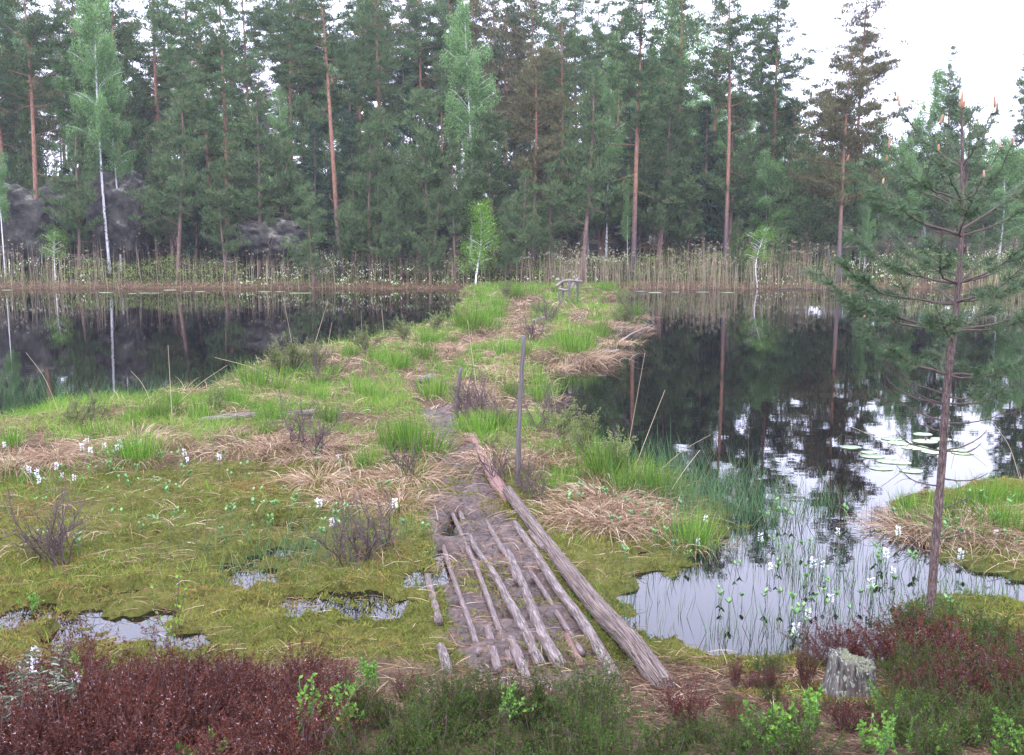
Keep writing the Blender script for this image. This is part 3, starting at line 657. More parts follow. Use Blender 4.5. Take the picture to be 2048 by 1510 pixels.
boulder('boulder', 535, 375, 57, 1.3, 1.2, .85, 4, 'lichen topped boulder higher up behind the spotted birch')

# ------------------------------------------------------------------ far bank vegetation
g = np.random.default_rng(91)
def fbank(lo, hi): return lambda x, y: ((y - far_shore(x) > lo) & (y - far_shore(x) < hi)).astype(float)
sh = Soup()                              # low marsh shrubs, Labrador tea in flower
x, y, z = scatter(9000, (-32, 32, 46, 55), lambda a, b: fbank(.2, 7)(a, b) * (.25 + .9 * vnoise(a, b, 1.3, 12)), g)
hgt_ = (.35 + .55 * vnoise(x, y, 1.1, 13)) * np.clip((y - far_shore(x)) / 1.5, .25, 1)
for k in range(9):
    f = g.random(len(x)) ** .6; p = np.stack([x + g.normal(size=len(x)) * .09, y + g.normal(size=len(x)) * .09, z + f * hgt_], -1)
    fl = vnoise(x, y, 2.2, 14); t = g.random(len(x)) * (.3 + .65 * np.clip(f + vnoise(x, y, .8, 15) - .4, 0, 1))
    t = np.where((g.random(len(x)) < .4 * (fl > np.where(x < -4, .48, .6))) & (f > .75), 1.0, t)
    sh.add(*ribbons(p, upish(len(x), .8, g), .10, .05, 0, 1, tint=t, g=g))
tag(sh.build('marsh_shrubs', M['marsh_leaf']), 'low leafy marsh shrubs with white blossom along the far bank', kind='stuff')
rd = Soup()
x, y, z = scatter(5200, (-30, 30, 46, 50.5), lambda a, b: fbank(-.5, 3.0)(a, b) * np.clip((vnoise(a, b, 2.5, 21) - .25) * 2.0, .12, 1) * np.where(np.abs(a - 7.5) < 4.0, 1, .75), g)
x2, y2, z2 = scatter(700, (1.5, 14, 46, 49.5), fbank(-.4, 2.6), g); x = np.concatenate([x, x2]); y = np.concatenate([y, y2]); z = np.concatenate([z, z2])
hr = g.uniform(1.2, 2.1, len(x)) * (.8 + .4 * vnoise(x, y, 3, 22))
b = np.stack([x, y, z - .05], -1); dv = upish(len(x), .06, g)
rd.add(*ribbons(b, dv, hr, .021, .02, 2, tint=g.random(len(x)) * .9, blunt=.6, g=g))
k = g.random(len(x)) < .35; tips = (b + dv * hr[:, None])[k]
for _ in range(3): rd.add(*ribbons(tips - (0, 0, .12), upish(k.sum(), .5, g), .16, .035, .3, 1, tint=.8, g=g))
tag(rd.build('reeds', M['reed']), 'dry straw coloured reeds standing along the far shore', kind='stuff')
eg = Soup()
x, y, z = scatter(9000, (-30, 30, 45.6, 49), lambda a, b: fbank(-.15, 1.3)(a, b), g)
eg.add(*ribbons(np.stack([x, y, z], -1), upish(len(x), .6, g), g.uniform(.15, .42, len(x)), .022, .4, 2, tint=g.random(len(x)) * .8, g=g))
tag(eg.build('dry_grass', M['straw']), 'flattened dry grass at the foot of the far bank', kind='stuff')

# ------------------------------------------------------------------ grass over the causeway, moss, litter
g = np.random.default_rng(92)
def nland(lo): return lambda x, y: ((land(x, y) > lo) & (y < far_shore(x))).astype(float)
gr = Soup()
def gd(a, b): return nland(.02)(a, b) * (1 - .86 * moss_zone(a, b)) * np.clip((vnoise(a, b, .7, 31) - .38) * 2.4, .05, 1) * (path_d(a, b) > 1.0) * (b > 5.9)
for box, n, wd, ln in (((-6, 4, 5.9, 9), 52000, .0048, .13), ((-8, 5, 9, 16), 90000, .006, .22), ((-7, 9, 16, 28), 60000, .011, .26), ((-6, 9, 28, 47), 45000, .02, .32)):
    x, y, z = scatter(n, box, gd, g)
    gr.add(*ribbons(np.stack([x, y, z - .01], -1), upish(len(x), .35, g), ln * g.uniform(.5, 1.4, len(x)), wd, g.uniform(.1, .5, len(x)), 2, tint=np.clip(g.random(len(x)) * .7 + .5 * vnoise(x, y, .8, 55) - .1, 0, 1), g=g))
tag(gr.build('bog_grass', M['grass']), 'fresh green grass growing over the narrow causeway', kind='stuff')
st = Soup()
def sdn(a, b): return nland(.0)(a, b) * (1 - .80 * moss_zone(a, b)) * np.clip((vnoise(a, b, 1.0, 33) - .30) * 2.0, .10, 1) * np.where(path_d(a, b) < 1.0, .5, 1)
for box, n, wd, ln in (((-8, 6, 7, 13), 52000, .0055, .24), ((-8, 9, 13, 28), 60000, .011, .30), ((-6, 9, 28, 47), 26000, .02, .32)):
    x, y, z = scatter(n, box, sdn, g)
    v = g.normal(size=(len(x), 3)); v[:, 2] = np.abs(v[:, 2]) * .8 + .12
    st.add(*ribbons(np.stack([x, y, z], -1), v, ln * g.uniform(.4, 1.4, len(x)), wd, g.uniform(.3, .9, len(x)), 3, g=g))
# litter lying on the moss, mud and the near bank
def lit(a, b): return (land(a, b) > -.02) * np.where(b < 5.9, .9, .30 + .5 * (vnoise(a, b, .9, 34) > .55))
x, y, z = scatter(26000, (-6, 6, 4.2, 11.5), lit, g)
v = g.normal(size=(len(x), 3)); v[:, 2] = .10 + .12 * g.random(len(x))
st.add(*ribbons(np.stack([x, y, np.maximum(z, 0) + .006], -1), v, g.uniform(.04, .22, len(x)), .0042, .25, 3, tint=g.random(len(x)) * .9, g=g))
tag(st.build('dry_sedge', M['straw']), 'bleached dead sedge blades matted over bog and path', kind='stuff')
ms = Soup()
def md(a, b): return (land(a, b) > -.14 * vnoise(a, b, .1, 60)) * moss_zone(a, b) * np.where(path_d(a, b) > 1.0, 1, .95 * (vnoise(a, b, .16, 56) * .6 + vnoise(a, b, .5, 57) * .4 > .56)) * np.clip((vnoise(a, b, .5, 35) - .12) * 1.7, .12, 1)
x, y, z = scatter(400000, (-7.5, 7, 5.0, 11.5), md, g); k = (z > -.006 - .03 * g.random(len(x)) ** 1.6) & (np.abs(x) < y * .56 + .3); x, y, z = x[k], y[k], z[k]
tn = np.clip(.55 * vnoise(x, y, .45, 36) + .35 * vnoise(x, y, .12, 38) + .35 * g.random(len(x)) - .05, 0, 1); b_ = sm((vnoise(x, y, .8, 37) * .7 + vnoise(x, y, .2, 39) * .3 - .52) / .12); tn = tn * .86 * (1 - b_) + (tn * .35 + .68) * b_
ms.add(*ribbons(np.stack([x, y, np.maximum(z, -.002) - .004], -1), upish(len(x), .75, g), g.uniform(.014, .042, len(x)), .013, 0, 1, tint=tn, g=g))
tag(ms.build('moss', M['moss']), 'yellow green peat moss carpet in the wet bog', kind='stuff')
# green rushes standing in the shallow water on the right and round the puddles
ru = Soup()
POND = [tuple(at(*p)[:2]) for p in [(1250, 1160), (1350, 1060), (1330, 960), (1480, 950), (1560, 1000), (1700, 990), (1800, 1020), (1900, 1120), (2060, 1170), (2000, 1230), (1800, 1270), (1650, 1335), (1300, 1310), (1240, 1230)]]
x, y, z = scatter(26000, (0, 6, 5, 13), lambda a, b: (sdist(POND, a, b) > 0) * np.clip((vnoise(a, b, .6, 41) - .22) * 1.5, .08, 1), g)
n = len(x); ru.add(*ribbons(np.stack([x, y, np.maximum(z, -.03)], -1), upish(n, .16, g), g.uniform(.07, .28, n), .0052, .03, 2, blunt=.5, g=g))
for P0, rr0, nn, hh in (((620, 1110), .55, 420, .25), ((560, 1120), .35, 200, .2), ((1390, 1010), .5, 420, .45), ((1480, 1040), .35, 250, .35), ((1300, 940), .5, 300, .45), ((160, 800), .7, 260, .42), ((420, 790), .6, 220, .4), ((330, 790), .4, 150, .4), ((60, 790), .5, 160, .5), ((1440, 980), .5, 260, .45)):
    c = at(*P0); q = c[:2] + g.normal(size=(nn, 2)) * rr0 * (1, .8); zz = np.maximum(hgt(q[:, 0], q[:, 1]), -.03)
    ru.add(*ribbons(np.column_stack([q, zz]), upish(nn, .25, g), g.uniform(.5, 1.15, nn) * hh, .005, .12, 3, blunt=.4, g=g))
tag(ru.build('rushes', M['rush']), 'thin dark green rushes standing in the shallow water', kind='stuff')

# ------------------------------------------------------------------ tussocks
def tussock(seed, green, n=260, dry=160, hh=.34, r=.11):
    g = np.random.default_rng(seed); name = 'grass_tussock' if green else 'sedge_tussock'
    root = empty(name); tag(root, cat='tussock')
    if green:
        s = Soup(); p = g.normal(size=(n, 3)) * (r * .8, r * .8, 0); d = unit(p * (1.0, 1.0, 0) + g.normal(size=(n, 3)) * .13 + (0, 0, .8))
        s.add(*ribbons(p - (0, 0, .03), d, hh * g.uniform(.35, 1.2, n), .0075, g.uniform(.0, .25, n) * (g.random(n) < .6), 3, tint=np.clip(g.random(n) ** 1.3, 0, 1), g=g)); s.build('green_blades', M['grass'], root)
    s = Soup(); m = dry; p = g.normal(size=(m, 3)) * (r * 1.2, r * 1.2, 0); hz = unit(p * (1, 1, 0) + g.normal(size=(m, 3)) * (.03, .03, 0))
    d = unit(hz * g.uniform(.3, .9, m)[:, None] + (0, 0, .9)); ll = hh * g.uniform(.6, 1.3, m) * (1 if not green else .8)
    s.add(*ribbons(p - (0, 0, .02), d, ll, .0075, g.uniform(.55, 1.1, m), 4, g=g)); s.build('dry_blades', M['straw'], root)
    return Kind(root)
TG = [tussock(61, True), tussock(62, True, 200, 110, .30, .09), tussock(63, True, 330, 120, .38, .14), tussock(64, True, 150, 200, .28, .10)]
TD = [tussock(65, False, dry=300, hh=.34), tussock(66, False, dry=240, hh=.26, r=.14), tussock(67, False, dry=360, hh=.40, r=.15)]
GT = {'near the left water edge': [(320, 840, 1.1), (400, 838, 1.1), (200, 885, 1.0), (25, 890, .9), (480, 800, 1.3), (512, 775, 1.5), (560, 780, 1.2), (600, 800, .9), (450, 800, 1.2), (350, 830, 1.0), (300, 838, .9), (260, 850, .9), (540, 830, 1.1)],
      'beside the wet moss left': [(275, 925, 1.15), (740, 940, .9), (530, 860, .9), (655, 845, .8), (490, 880, .7)],
      'along the middle of the path': [(790, 905, 1.4), (835, 905, 1.45), (815, 880, 1.2), (725, 790, 1.1), (872, 795, 1.2), (755, 800, .9), (640, 800, .9), (930, 865, 1.0), (965, 865, .9), (1000, 855, .8)],
      'on the left shoulder of the causeway': [(700, 715, 1.2), (760, 715, 1.1), (665, 750, 1.1), (845, 715, 1.2), (870, 735, 1.3), (800, 735, 1.0), (905, 690, 1.1), (940, 665, 2.0), (975, 660, 1.9), (930, 655, 1.7), (855, 685, 1.1), (600, 740, 1.1), (1010, 710, 1.1), (955, 720, 1.0), (640, 775, 1.1)],
      'round the far end of the causeway': [(950, 615, 1.6), (1000, 615, 1.5), (1030, 595, 1.6), (1070, 590, 1.5), (1150, 612, 1.6), (1190, 600, 1.7), (1215, 592, 1.6), (1110, 588, 1.5), (1080, 625, 1.4), (990, 635, 1.5), (1040, 590, 1.5), (960, 598, 1.5)],
      'on the right shoulder of the causeway': [(1265, 648, 1.7), (1240, 650, 1.4), (1165, 690, 1.7), (1130, 690, 1.3), (1195, 675, 1.5), (1150, 720, 1.5), (1110, 640, 1.3), (1060, 770, 1.4), (1080, 800, 1.3), (1050, 730, 1.1), (1020, 790, 1.0)],
      'right of the grey pole': [(1190, 930, 1.45), (1150, 960, .9), (1118, 980, .95), (1215, 950, 1.2), (1290, 975, .9), (1250, 985, .8), (1385, 1090, .9), (1325, 1000, .9), (1085, 900, .8)],
      'on the islet behind the foreground pine': [(1835, 1040, 1.1), (1865, 1060, 1.0), (1815, 1020, .9), (1960, 1010, 1.0), (2020, 1005, 1.0), (1900, 1030, .8), (1955, 1080, .7), (2010, 1060, .8)]}
DT = {'near the left water edge': [(270, 880, 1.1), (430, 870, 1.0), (60, 940, 1.1), (350, 885, .9), (120, 920, 1.0), (200, 900, .9), (380, 875, .9), (20, 930, 1.0)],
      'left of the path': [(550, 890, 1.0), (690, 920, 1.0), (640, 960, .9), (820, 960, 1.0), (690, 1000, .9), (760, 985, .9), (600, 930, .9), (480, 900, .9), (720, 960, .9), (800, 1010, .8), (640, 900, .9)],
      'in the middle of the causeway': [(800, 750, 1.0), (960, 800, 1.0), (905, 700, 1.1), (970, 790, .9), (930, 770, 1.0), (700, 775, 1.0), (570, 800, 1.0), (650, 815, .9), (1010, 750, 1.2), (1030, 640, 1.3), (980, 690, 1.1), (860, 690, 1.1), (780, 780, .9)],
      'on the right edge of the causeway': [(1190, 632, 1.8), (1210, 650, 1.6), (1130, 725, 1.6), (1095, 738, 1.4), (1175, 705, 1.5), (1225, 695, 1.6), (1250, 660, 1.4), (1160, 728, 1.5), (1080, 715, 1.3), (1200, 612, 1.4)],
      'right of the grey pole': [(1195, 1030, 1.5), (1160, 1040, 1.3), (1240, 1020, 1.2), (1130, 890, 1.0), (1090, 940, 1.0), (1075, 880, .9), (1220, 1050, 1.0), (1140, 940, 1.0), (1000, 930, .9), (1300, 1040, .8), (970, 880, .9), (1210, 985, 1.1)],
      'on the islet behind the foreground pine': [(1860, 1080, 1.1), (2000, 1090, .9), (1920, 1060, .9), (1830, 1060, .9), (1980, 1040, .8)]}
tg_ = np.random.default_rng(8)
def tuss(tab, KK, word):
    for reg, lst in tab.items():
        items = []
        for px, py, s in lst:
            p = onground(px, py); K = KK[tg_.integers(0, len(KK))]
            o = K.put(p, tg_.uniform(0, 6.28), s * tg_.uniform(.9, 1.1), None, f'{word} tussocks {reg}'); items.append((o, px + py * .01))
        order_labels(items, '{} of the ' + word + ' tussocks ' + reg)
tuss(GT, TG, 'bright green'); tuss(DT, TD, 'dry straw')

# ------------------------------------------------------------------ shrubs
def shrub(seed, h, n, leafy_, mat_='shrub_leaf', spread=.5, twig_r=.0065):
    g = np.random.default_rng(seed); root = empty('leafy_shrub' if leafy_ else 'bare_shrub'); tag(root, cat='shrub')
    tw = Soup(); lf = Soup()
    def grow_(b, d, ln, r, lv):
        q = [b]; dd = d.copy()
        for _ in range(4): dd = unit(dd + g.normal(size=3) * .16 + (0, 0, .06)); q.append(q[-1] + dd * ln / 4)
        Q = np.array(q); tw.add(*tube(Q, np.linspace(r, r * .55, 5), 4, cap=False, g=g))
        if lv > 0:
            for k in range(g.integers(3, 6)):
                i_ = g.integers(1, 5); grow_(Q[i_], unit(dd + g.normal(size=3) * .55), ln * g.uniform(.4, .75), r * .6, lv - 1)
        if leafy_ and lv <= 1:
            m = 14; p = Q[1] + (Q[-1] - Q[1]) * g.random((m, 1)) + g.normal(size=(m, 3)) * .008
            lf.add(*diamonds(p, unit(dd + g.normal(size=(m, 3)) * .8), .022, .011, g=g))
    for _ in range(n):
        a = g.uniform(0, 6.28); d = unit(np.array((math.cos(a) * spread, math.sin(a) * spread, 1)) + g.normal(size=3) * .15)
        grow_(g.normal(size=3) * (.04, .04, 0), d, h * g.uniform(.5, .8), twig_r, 2)
    tw.build('twig', M['twig'], root); root.children[0].name = 'branch'
    if leafy_: lf.build('foliage', M[mat_], root)
    return Kind(root)
SHL = [shrub(71, .42, 7, True), shrub(72, .5, 6, True, spread=.35)]
SHB = [shrub(73, .55, 9, False), shrub(74, .5, 8, False, spread=.7), shrub(75, .62, 7, False, spread=.4)]
for px, py, s, L_, lb in [(600, 745, 1.4, 1, 'light leafy shrub at the left corner of the causeway'), (640, 740, 1.2, 1, 'second light leafy shrub right of the corner one'), (560, 752, 1.1, 1, 'low leafy shrub overhanging the left dark water'),
  (725, 708, 1.2, 1, 'leafy shrub behind the left shoulder grass'), (870, 668, 1.2, 1, 'leafy shrub by the left water where causeway narrows'), (810, 685, 1.2, 1, 'small leafy shrub between the two left shoulder shrubs'),
  (1165, 905, 1.0, 1, 'fresh leafy shrub right of the grey pole at the water'), (1240, 955, .9, 1, 'lone leafy shrub at the right water edge beyond the pole'), (1120, 880, .9, 1, 'leafy shrub close behind the grey pole'), (190, 845, .8, 1, 'yellowish leafy shrub on the left shore'), (150, 855, .8, 1, 'small leafy shrub by the floating leaf on the left shore'),
  (430, 820, .8, 1, 'leafy shrub by the left shore in front of the bright tussocks'), (1300, 668, 1.5, 1, 'leafy shrub leaning over the right lake from the causeway'), (1010, 600, 1.5, 1, 'leafy shrub near the far end of the causeway'), (1240, 610, 1.5, 1, 'leafy shrub right of the rustic rail'),
  (1050, 985, 1.0, 0, 'bare twisted shrub touching the grey pole on the right'), (1000, 970, 1.0, 0, 'bare shrub left of the grey pole'), (1085, 1005, .8, 0, 'low bare shrub right behind the long log'),
  (930, 840, 1.5, 0, 'tall bare shrub right of the path bend'), (965, 830, 1.3, 0, 'bare purple shrub with dry grass right of the path'), (1000, 860, 1.0, 0, 'bare shrub between path and pole'), (600, 900, 1.2, 0, 'bare shrub in the middle of the left bog'), (630, 920, 1.0, 0, 'small bare shrub next to the middle left one'),
  (740, 1120, 1.1, 0, 'bare shrub left of the wet logs'), (690, 1130, 1.0, 0, 'bare shrub standing beside the rush puddle'), (780, 1100, .9, 0, 'bare shrub nearest the muddy track on its left'), (95, 1120, 1.15, 0, 'tall bare shrub at the left edge of the moss'), (125, 1130, 1.1, 0, 'black spreading bare shrub, left foreground moss'),
  (820, 960, .9, 0, 'thin bare shrub at the left side of the muddy track'), (640, 760, 1.3, 0, 'bare reddish shrub at the left corner of the causeway'), (1070, 690, 1.7, 0, 'bare shrub in the middle of the narrow causeway'), (1100, 650, 1.6, 0, 'bare shrub before the rustic rail'), (1110, 850, 1.1, 0, 'dark bare shrub behind the grey pole'), (1080, 860, 1.0, 0, 'bare shrub at the water left of the dark one'), (1290, 690, 1.5, 0, 'bare shrub drooping over the right lake'), (1620, 1320, .6, 0, 'small bare shrub at pond edge left of the stump')]:
    p = onground(px, py) if px not in (1300, 1290) else np.array((*at(1255, 655)[:2], .02)); K = (SHL if L_ else SHB)[tg_.integers(0, 2 if L_ else 3)]
    K.put(p, tg_.uniform(0, 6.28), s * (1 if L_ else .82), lb, 'leafy shrubs on the bog' if L_ else 'bare shrubs on the bog', tilt=(0, .5) if px in (1300, 1290) else (0, 0))

# ------------------------------------------------------------------ bogbean
def bogbean(seed, flower):
    g = np.random.default_rng(seed); root = empty('bogbean_plant'); tag(root, cat='bog plant')
    st_ = Soup(); lf = Soup()
    for _ in range(1 if flower else 2):
        h = g.uniform(.10, .16); b = g.normal(size=3) * (.02, .02, 0); tip = b + (g.normal() * .03, g.normal() * .03, h)
        st_.add(*tube(np.array([b, (b + tip) / 2 + g.normal(size=3) * .004, tip]), .0025, 5, g=g))
        a0 = g.uniform(0, 6.28)
        for k in range(3):
            a = a0 + k * 2.09; d = unit(np.array((math.cos(a), math.sin(a), 1.1))); s_ = unit(np.cross(d, (0, 0, 1))); nrm = np.cross(s_, d); l = g.uniform(.05, .07)
            q = [tip, tip + d * l * .3 + s_ * l * .24 + nrm * .006, tip + d * l * .7 + s_ * l * .22 + nrm * .006, tip + d * l, tip + d * l * .7 - s_ * l * .22 + nrm * .006, tip + d * l * .3 - s_ * l * .24 + nrm * .006, tip + d * l * .5]
            lf.add(q, [(0, 1, 6), (1, 2, 6), (2, 3, 6), (3, 4, 6), (4, 5, 6), (5, 0, 6)], g.random())
    if flower:
        h = .19; P = np.array([(0, 0, 0), (.004, 0, h * .5), (0, .004, h)]); st_.add(*tube(P, .0025, 5, g=g)); fl = Soup()
        m = 46; zz = g.uniform(h * .62, h + .02, m); a = g.uniform(0, 6.28, m); pp = np.stack([np.cos(a) * .012, np.sin(a) * .012, zz], -1)
        fl.add(*diamonds(pp, np.stack([np.cos(a), np.sin(a), .5 + 0 * a], -1), .021, .015, g=g)); fl.build('flower_spike', M['white_petal'], root)
    st_.build('stem', M['dark_grass'], root); lf.build('foliage', M['bog_leaf'], root)
    return Kind(root)
BL = [bogbean(81, 0), bogbean(82, 0), bogbean(83, 0)]; BF = [bogbean(84, 1), bogbean(85, 1)]
bg_ = np.random.default_rng(9)
flow = {'on the left bog': [(165, 915), (175, 900), (170, 890), (182, 930), (210, 920), (235, 912), (245, 918), (265, 900), (280, 905), (115, 960), (60, 965), (125, 965), (75, 975), (150, 985), (375, 935), (440, 940), (10, 905), (80, 985), (240, 905), (640, 1040), (665, 1070), (675, 925), (790, 1035), (370, 930)],
        'in the right shallows': [(1410, 1070), (1395, 1105), (1540, 1155), (1625, 1160), (1645, 1150), (1675, 1085), (1770, 1140), (1785, 1160), (1795, 1090), (1740, 1205), (1660, 1230), (1920, 1140), (1990, 1085), (1590, 1300), (1615, 1260), (1520, 1100)]}
leaf = {'among the left moss': [(bg_.uniform(60, 860), bg_.uniform(930, 1120)) for _ in range(58)] + [(bg_.uniform(160, 560), bg_.uniform(930, 990)) for _ in range(16)],
        'by the right tussocks and pole': [(1140, 1010), (1150, 1020), (1160, 1000), (1200, 1000), (1215, 1000), (1230, 1010), (1245, 1015), (1270, 1030), (1290, 1050), (1230, 1060), (1320, 1080), (1350, 1110), (1380, 1130), (1250, 1120), (1310, 1030), (1360, 1040), (1260, 1060), (1345, 1065)],
        'in the right shallows': [(bg_.uniform(1400, 1900), bg_.uniform(1010, 1260)) for _ in range(42)],
        'on the right islet': [(bg_.uniform(1820, 2040), bg_.uniform(1000, 1110)) for _ in range(22)]}
for tab, KK, word in ((flow, BF, 'white flowered bogbean plants'), (leaf, BL, 'green bogbean leaf clusters')):
    for reg, lst in tab.items():
        for px, py in lst:
            p = onground(px, py)
            KK[bg_.integers(0, len(KK))].put((p[0], p[1], max(p[2], 0) - .02), bg_.uniform(0, 6.28), bg_.uniform(.55, .95), (('white flowered bogbean' if KK is BF else 'green three leaved bogbean') + ' ' + reg), word + ' ' + reg)

# ------------------------------------------------------------------ lily pads
def pad(px, py, r, lb, grp):
    g = np.random.default_rng(int(px * 7 + py)); c = at(px, py, .006); n = 22; th = np.linspace(.12, 2 * math.pi - .12, n); rot = g.uniform(0, 6.28)
    rim = np.stack([np.cos(th + rot) * r * (1.08 + .02 * g.normal(size=n)), np.sin(th + rot) * r * (.92 + .02 * g.normal(size=n)), .003 * g.random(n)], -1)
    V = np.concatenate([[[0, 0, 0]], rim, [[0, 0, -.004]], rim - (0, 0, .004)]); k = n + 1
    T = [(0, i, i + 1) for i in range(1, n)] + [(k, k + i + 1, k + i) for i in range(1, n)] + sum([[(i, k + i, k + i + 1), (i, k + i + 1, i + 1)] for i in range(1, n)], [])
    o = Soup().add(V, T, g.random()).build('lily_pad', M['lily']); o.location = [float(v) for v in c]; tag(o, lb, 'lily pad', grp); return o
items = [(pad(px, py, r, None, 'lily pads on the right water'), px) for px, py, r in [(1702, 894, .115), (1745, 912, .13), (1738, 904, .09), (1780, 922, .14), (1763, 936, .12), (1803, 925, .10), (1800, 885, .14), (1783, 877, .12), (1830, 895, .15), (1850, 882, .14), (1868, 903, .14), (1822, 941, .12), (1900, 898, .14), (1925, 905, .12), (1845, 868, .11), (1882, 878, .12)]]
order_labels(items, '{} of the pale lily pads behind the foreground pine')
items = [(pad(px, py, r * .55, None, 'lily pads under the far left shore'), px) for px, py, r in [(212, 585, .5), (265, 587, .3), (290, 586, .4), (340, 580, .5), (310, 586, .3), (400, 583, .35), (375, 583, .3), (530, 583, .5), (560, 583, .35), (610, 586, .55), (590, 586, .4), (15, 580, .4)]]
order_labels(items, '{} of the small lily pads below the far left shore')
items = [(pad(px, py, r * .55, None, 'lily pads under the far right shore'), px) for px, py, r in [(1310, 585, .5), (1280, 583, .4), (1405, 584, .5), (1455, 585, .5), (1350, 584, .3)]]
order_labels(items, '{} of the small lily pads below the far right shore')
pad(145, 834, .2, 'single large pale lily pad beside the left shore', None)

# ------------------------------------------------------------------ logs
def log(pts, w0, w1, mt, lb, rough=.06, lift=.25, n=34, grp='old logs laid in the muddy track', sides=14, seed=0):
    g = np.random.default_rng(seed + int(pts[0][0])); P = []
    for px, py in pts: P.append(at(px, py, np.interp(py, [900, 1150, 1340, 1430], [.10, .03, .04, .14])))
    P = curve(P, n); d = P[:, 1]
    rad = np.interp(np.linspace(0, 1, n), [0, 1], [w0 * d[0] / F / 2, w1 * d[-1] / F / 2])
    z = np.array([max(H1(a, b), 0) for a, b, _ in P]); u_ = np.linspace(-1, 1, n); z = np.polyval(np.polyfit(u_, z, 2 if w1 > 40 else 1), u_); P[:, 2] = z + rad * lift * (.55 if grp.startswith('old') and w1 < 40 else 1)
    rad = rad * (1 + rough * .7 * np.sin(np.linspace(0, 9, n) + g.uniform(0, 6)) + rough * .3 * g.normal(size=n))
    rad[0] *= .8; base = P[0].copy()
    V, T, t, f = tube(P - base, rad, sides, rough=rough * .35, g=g, scale=1)
    o = Soup().add(V, T, t, f).build('log', M[mt], smooth=True); o.location = [float(v) for v in base]; tag(o, lb, 'log', grp); return o
log([(1014, 995), (1065, 1060), (1130, 1150), (1200, 1243), (1262, 1325), (1332, 1422)], 22, 56, 'big_log', 'longest thickest weathered log, splintered, along the right side of the track', .10, .80, 110, sides=36)
log([(945, 897), (975, 948), (1000, 985), (1022, 1002)], 20, 26, 'red_log', 'reddish rotten broken log lying at the foot of the grey pole', .12, .5, sides=20)
log([(1028, 1045), (1075, 1122), (1118, 1195), (1168, 1265), (1243, 1382)], 14, 30, 'pale_log', 'long pale tan log directly left of the thickest log', .04, .55, 44)
log([(1015, 1105), (1042, 1170), (1067, 1238), (1086, 1290), (1122, 1350)], 14, 32, 'pale_log', 'pale birch log with dark sawn end near the heather', .04, .5)
log([(972, 1040), (995, 1085), (1020, 1130), (1035, 1168)], 8, 15, 'grey_log', 'short sunken grey log in the upper middle of the track', .06, .45)
log([(918, 1015), (948, 1092), (985, 1150), (1012, 1202), (1042, 1258), (1082, 1345)], 9, 27, 'pale_log', 'long wavy grey log in the middle of the track', .06, .4, 44)
log([(898, 1005), (928, 1080), (956, 1152), (984, 1230), (1003, 1290), (1022, 1345)], 8, 15, 'grey_log', 'longest thin straight grey log in the middle of the track', .05, .4, 44)
log([(974, 1272), (984, 1310), (996, 1360)], 16, 20, 'grey_log', 'short grey log end emerging left of the thin straight one', .06, .4)
log([(1020, 1300), (1036, 1335), (1056, 1375)], 22, 24, 'grey_log', 'stubby grey log end between the middle logs and heather', .06, .4)
log([(853, 1142), (864, 1190), (873, 1235), (878, 1262)], 14, 19, 'grey_log', 'upper grey log at the left edge of the track', .06, .35)
log([(880, 1292), (888, 1330), (897, 1375)], 20, 24, 'pale_log', 'short pale log at the left edge of the track by the heather', .06, .4)
log([(1133, 1285), (1146, 1315), (1163, 1345)], 14, 18, 'red_log', 'short reddish log piece between the two pale logs', .08, .4)
log([(1060, 1068), (1090, 1110)], 14, 18, 'grey_log', 'short sunken grey piece against the thickest log', .05, .5)
log([(958, 1110), (990, 1165), (1022, 1225), (1050, 1285), (1064, 1325)], 9, 13, 'grey_log', 'thin dark log sunk between the two middle pale logs', .06, .35, 40)
log([(880, 1060), (898, 1130), (922, 1205), (945, 1275), (958, 1330)], 9, 14, 'grey_log', 'long half sunken log nearest the left edge puddle of the track', .06, .35, 40)
log([(1048, 1125), (1085, 1185), (1120, 1245), (1165, 1322)], 9, 14, 'grey_log', 'long sunken dark log left beside the long pale tan one', .06, .35, 40)
log([(398, 862), (470, 853), (560, 850), (630, 846)], 16, 14, 'pale_log', 'pale smooth log lying across the left bog', .04, .6, grp='driftwood')
log([(843, 778), (862, 770)], 16, 16, 'pale_log', 'small pale log end poking out at the path bend', .03, .8, 6, grp='driftwood')
log([(1060, 652), (1092, 650)], 7, 7, 'grey_log', 'dark short log lying across the far path', .03, .8, 8, grp='driftwood')
def stick(pts, r, mt, lb, z0=.03, name='fallen_branch', cat='branch', grp='fallen branches at the water edge'):
    P = np.array([at(a, b, z0) for a, b in pts]); P = curve(P, 14); P[:, 2] += .02 * np.sin(np.linspace(0, 5, 14)); base = P[0].copy()
    o = Soup().add(*tube(P - base, np.linspace(r, r * .6, 14), 6, rough=.05)).build(name, M[mt], smooth=True); o.location = [float(v) for v in base]; tag(o, lb, cat, grp)
stick([(1180, 708), (1210, 704), (1236, 698)], .035, 'dead_wood', 'pale branch floating at the tip of the right grassy spit')
stick([(1150, 724), (1170, 720), (1188, 714)], .035, 'dead_wood', 'short branch at the edge left of the floating one')
stick([(1222, 658), (1255, 656), (1284, 652)], .035, 'dead_wood', 'long pale branch at the waterline of the upper right spit')
stick([(1244, 681), (1270, 665), (1304, 648)], .022, 'dead_wood', 'thin branch slanting out over the right water', .08)
stick([(1262, 584), (1290, 582), (1330, 583)], .022, 'grey_pole', 'branch floating on the right water below far reeds')
stick([(1560, 577), (1600, 576), (1640, 576)], .022, 'grey_pole', 'thin branch along the right far waterline')
stick([(1380, 580), (1410, 579)], .022, 'grey_pole', 'short thin branch on the right far waterline')

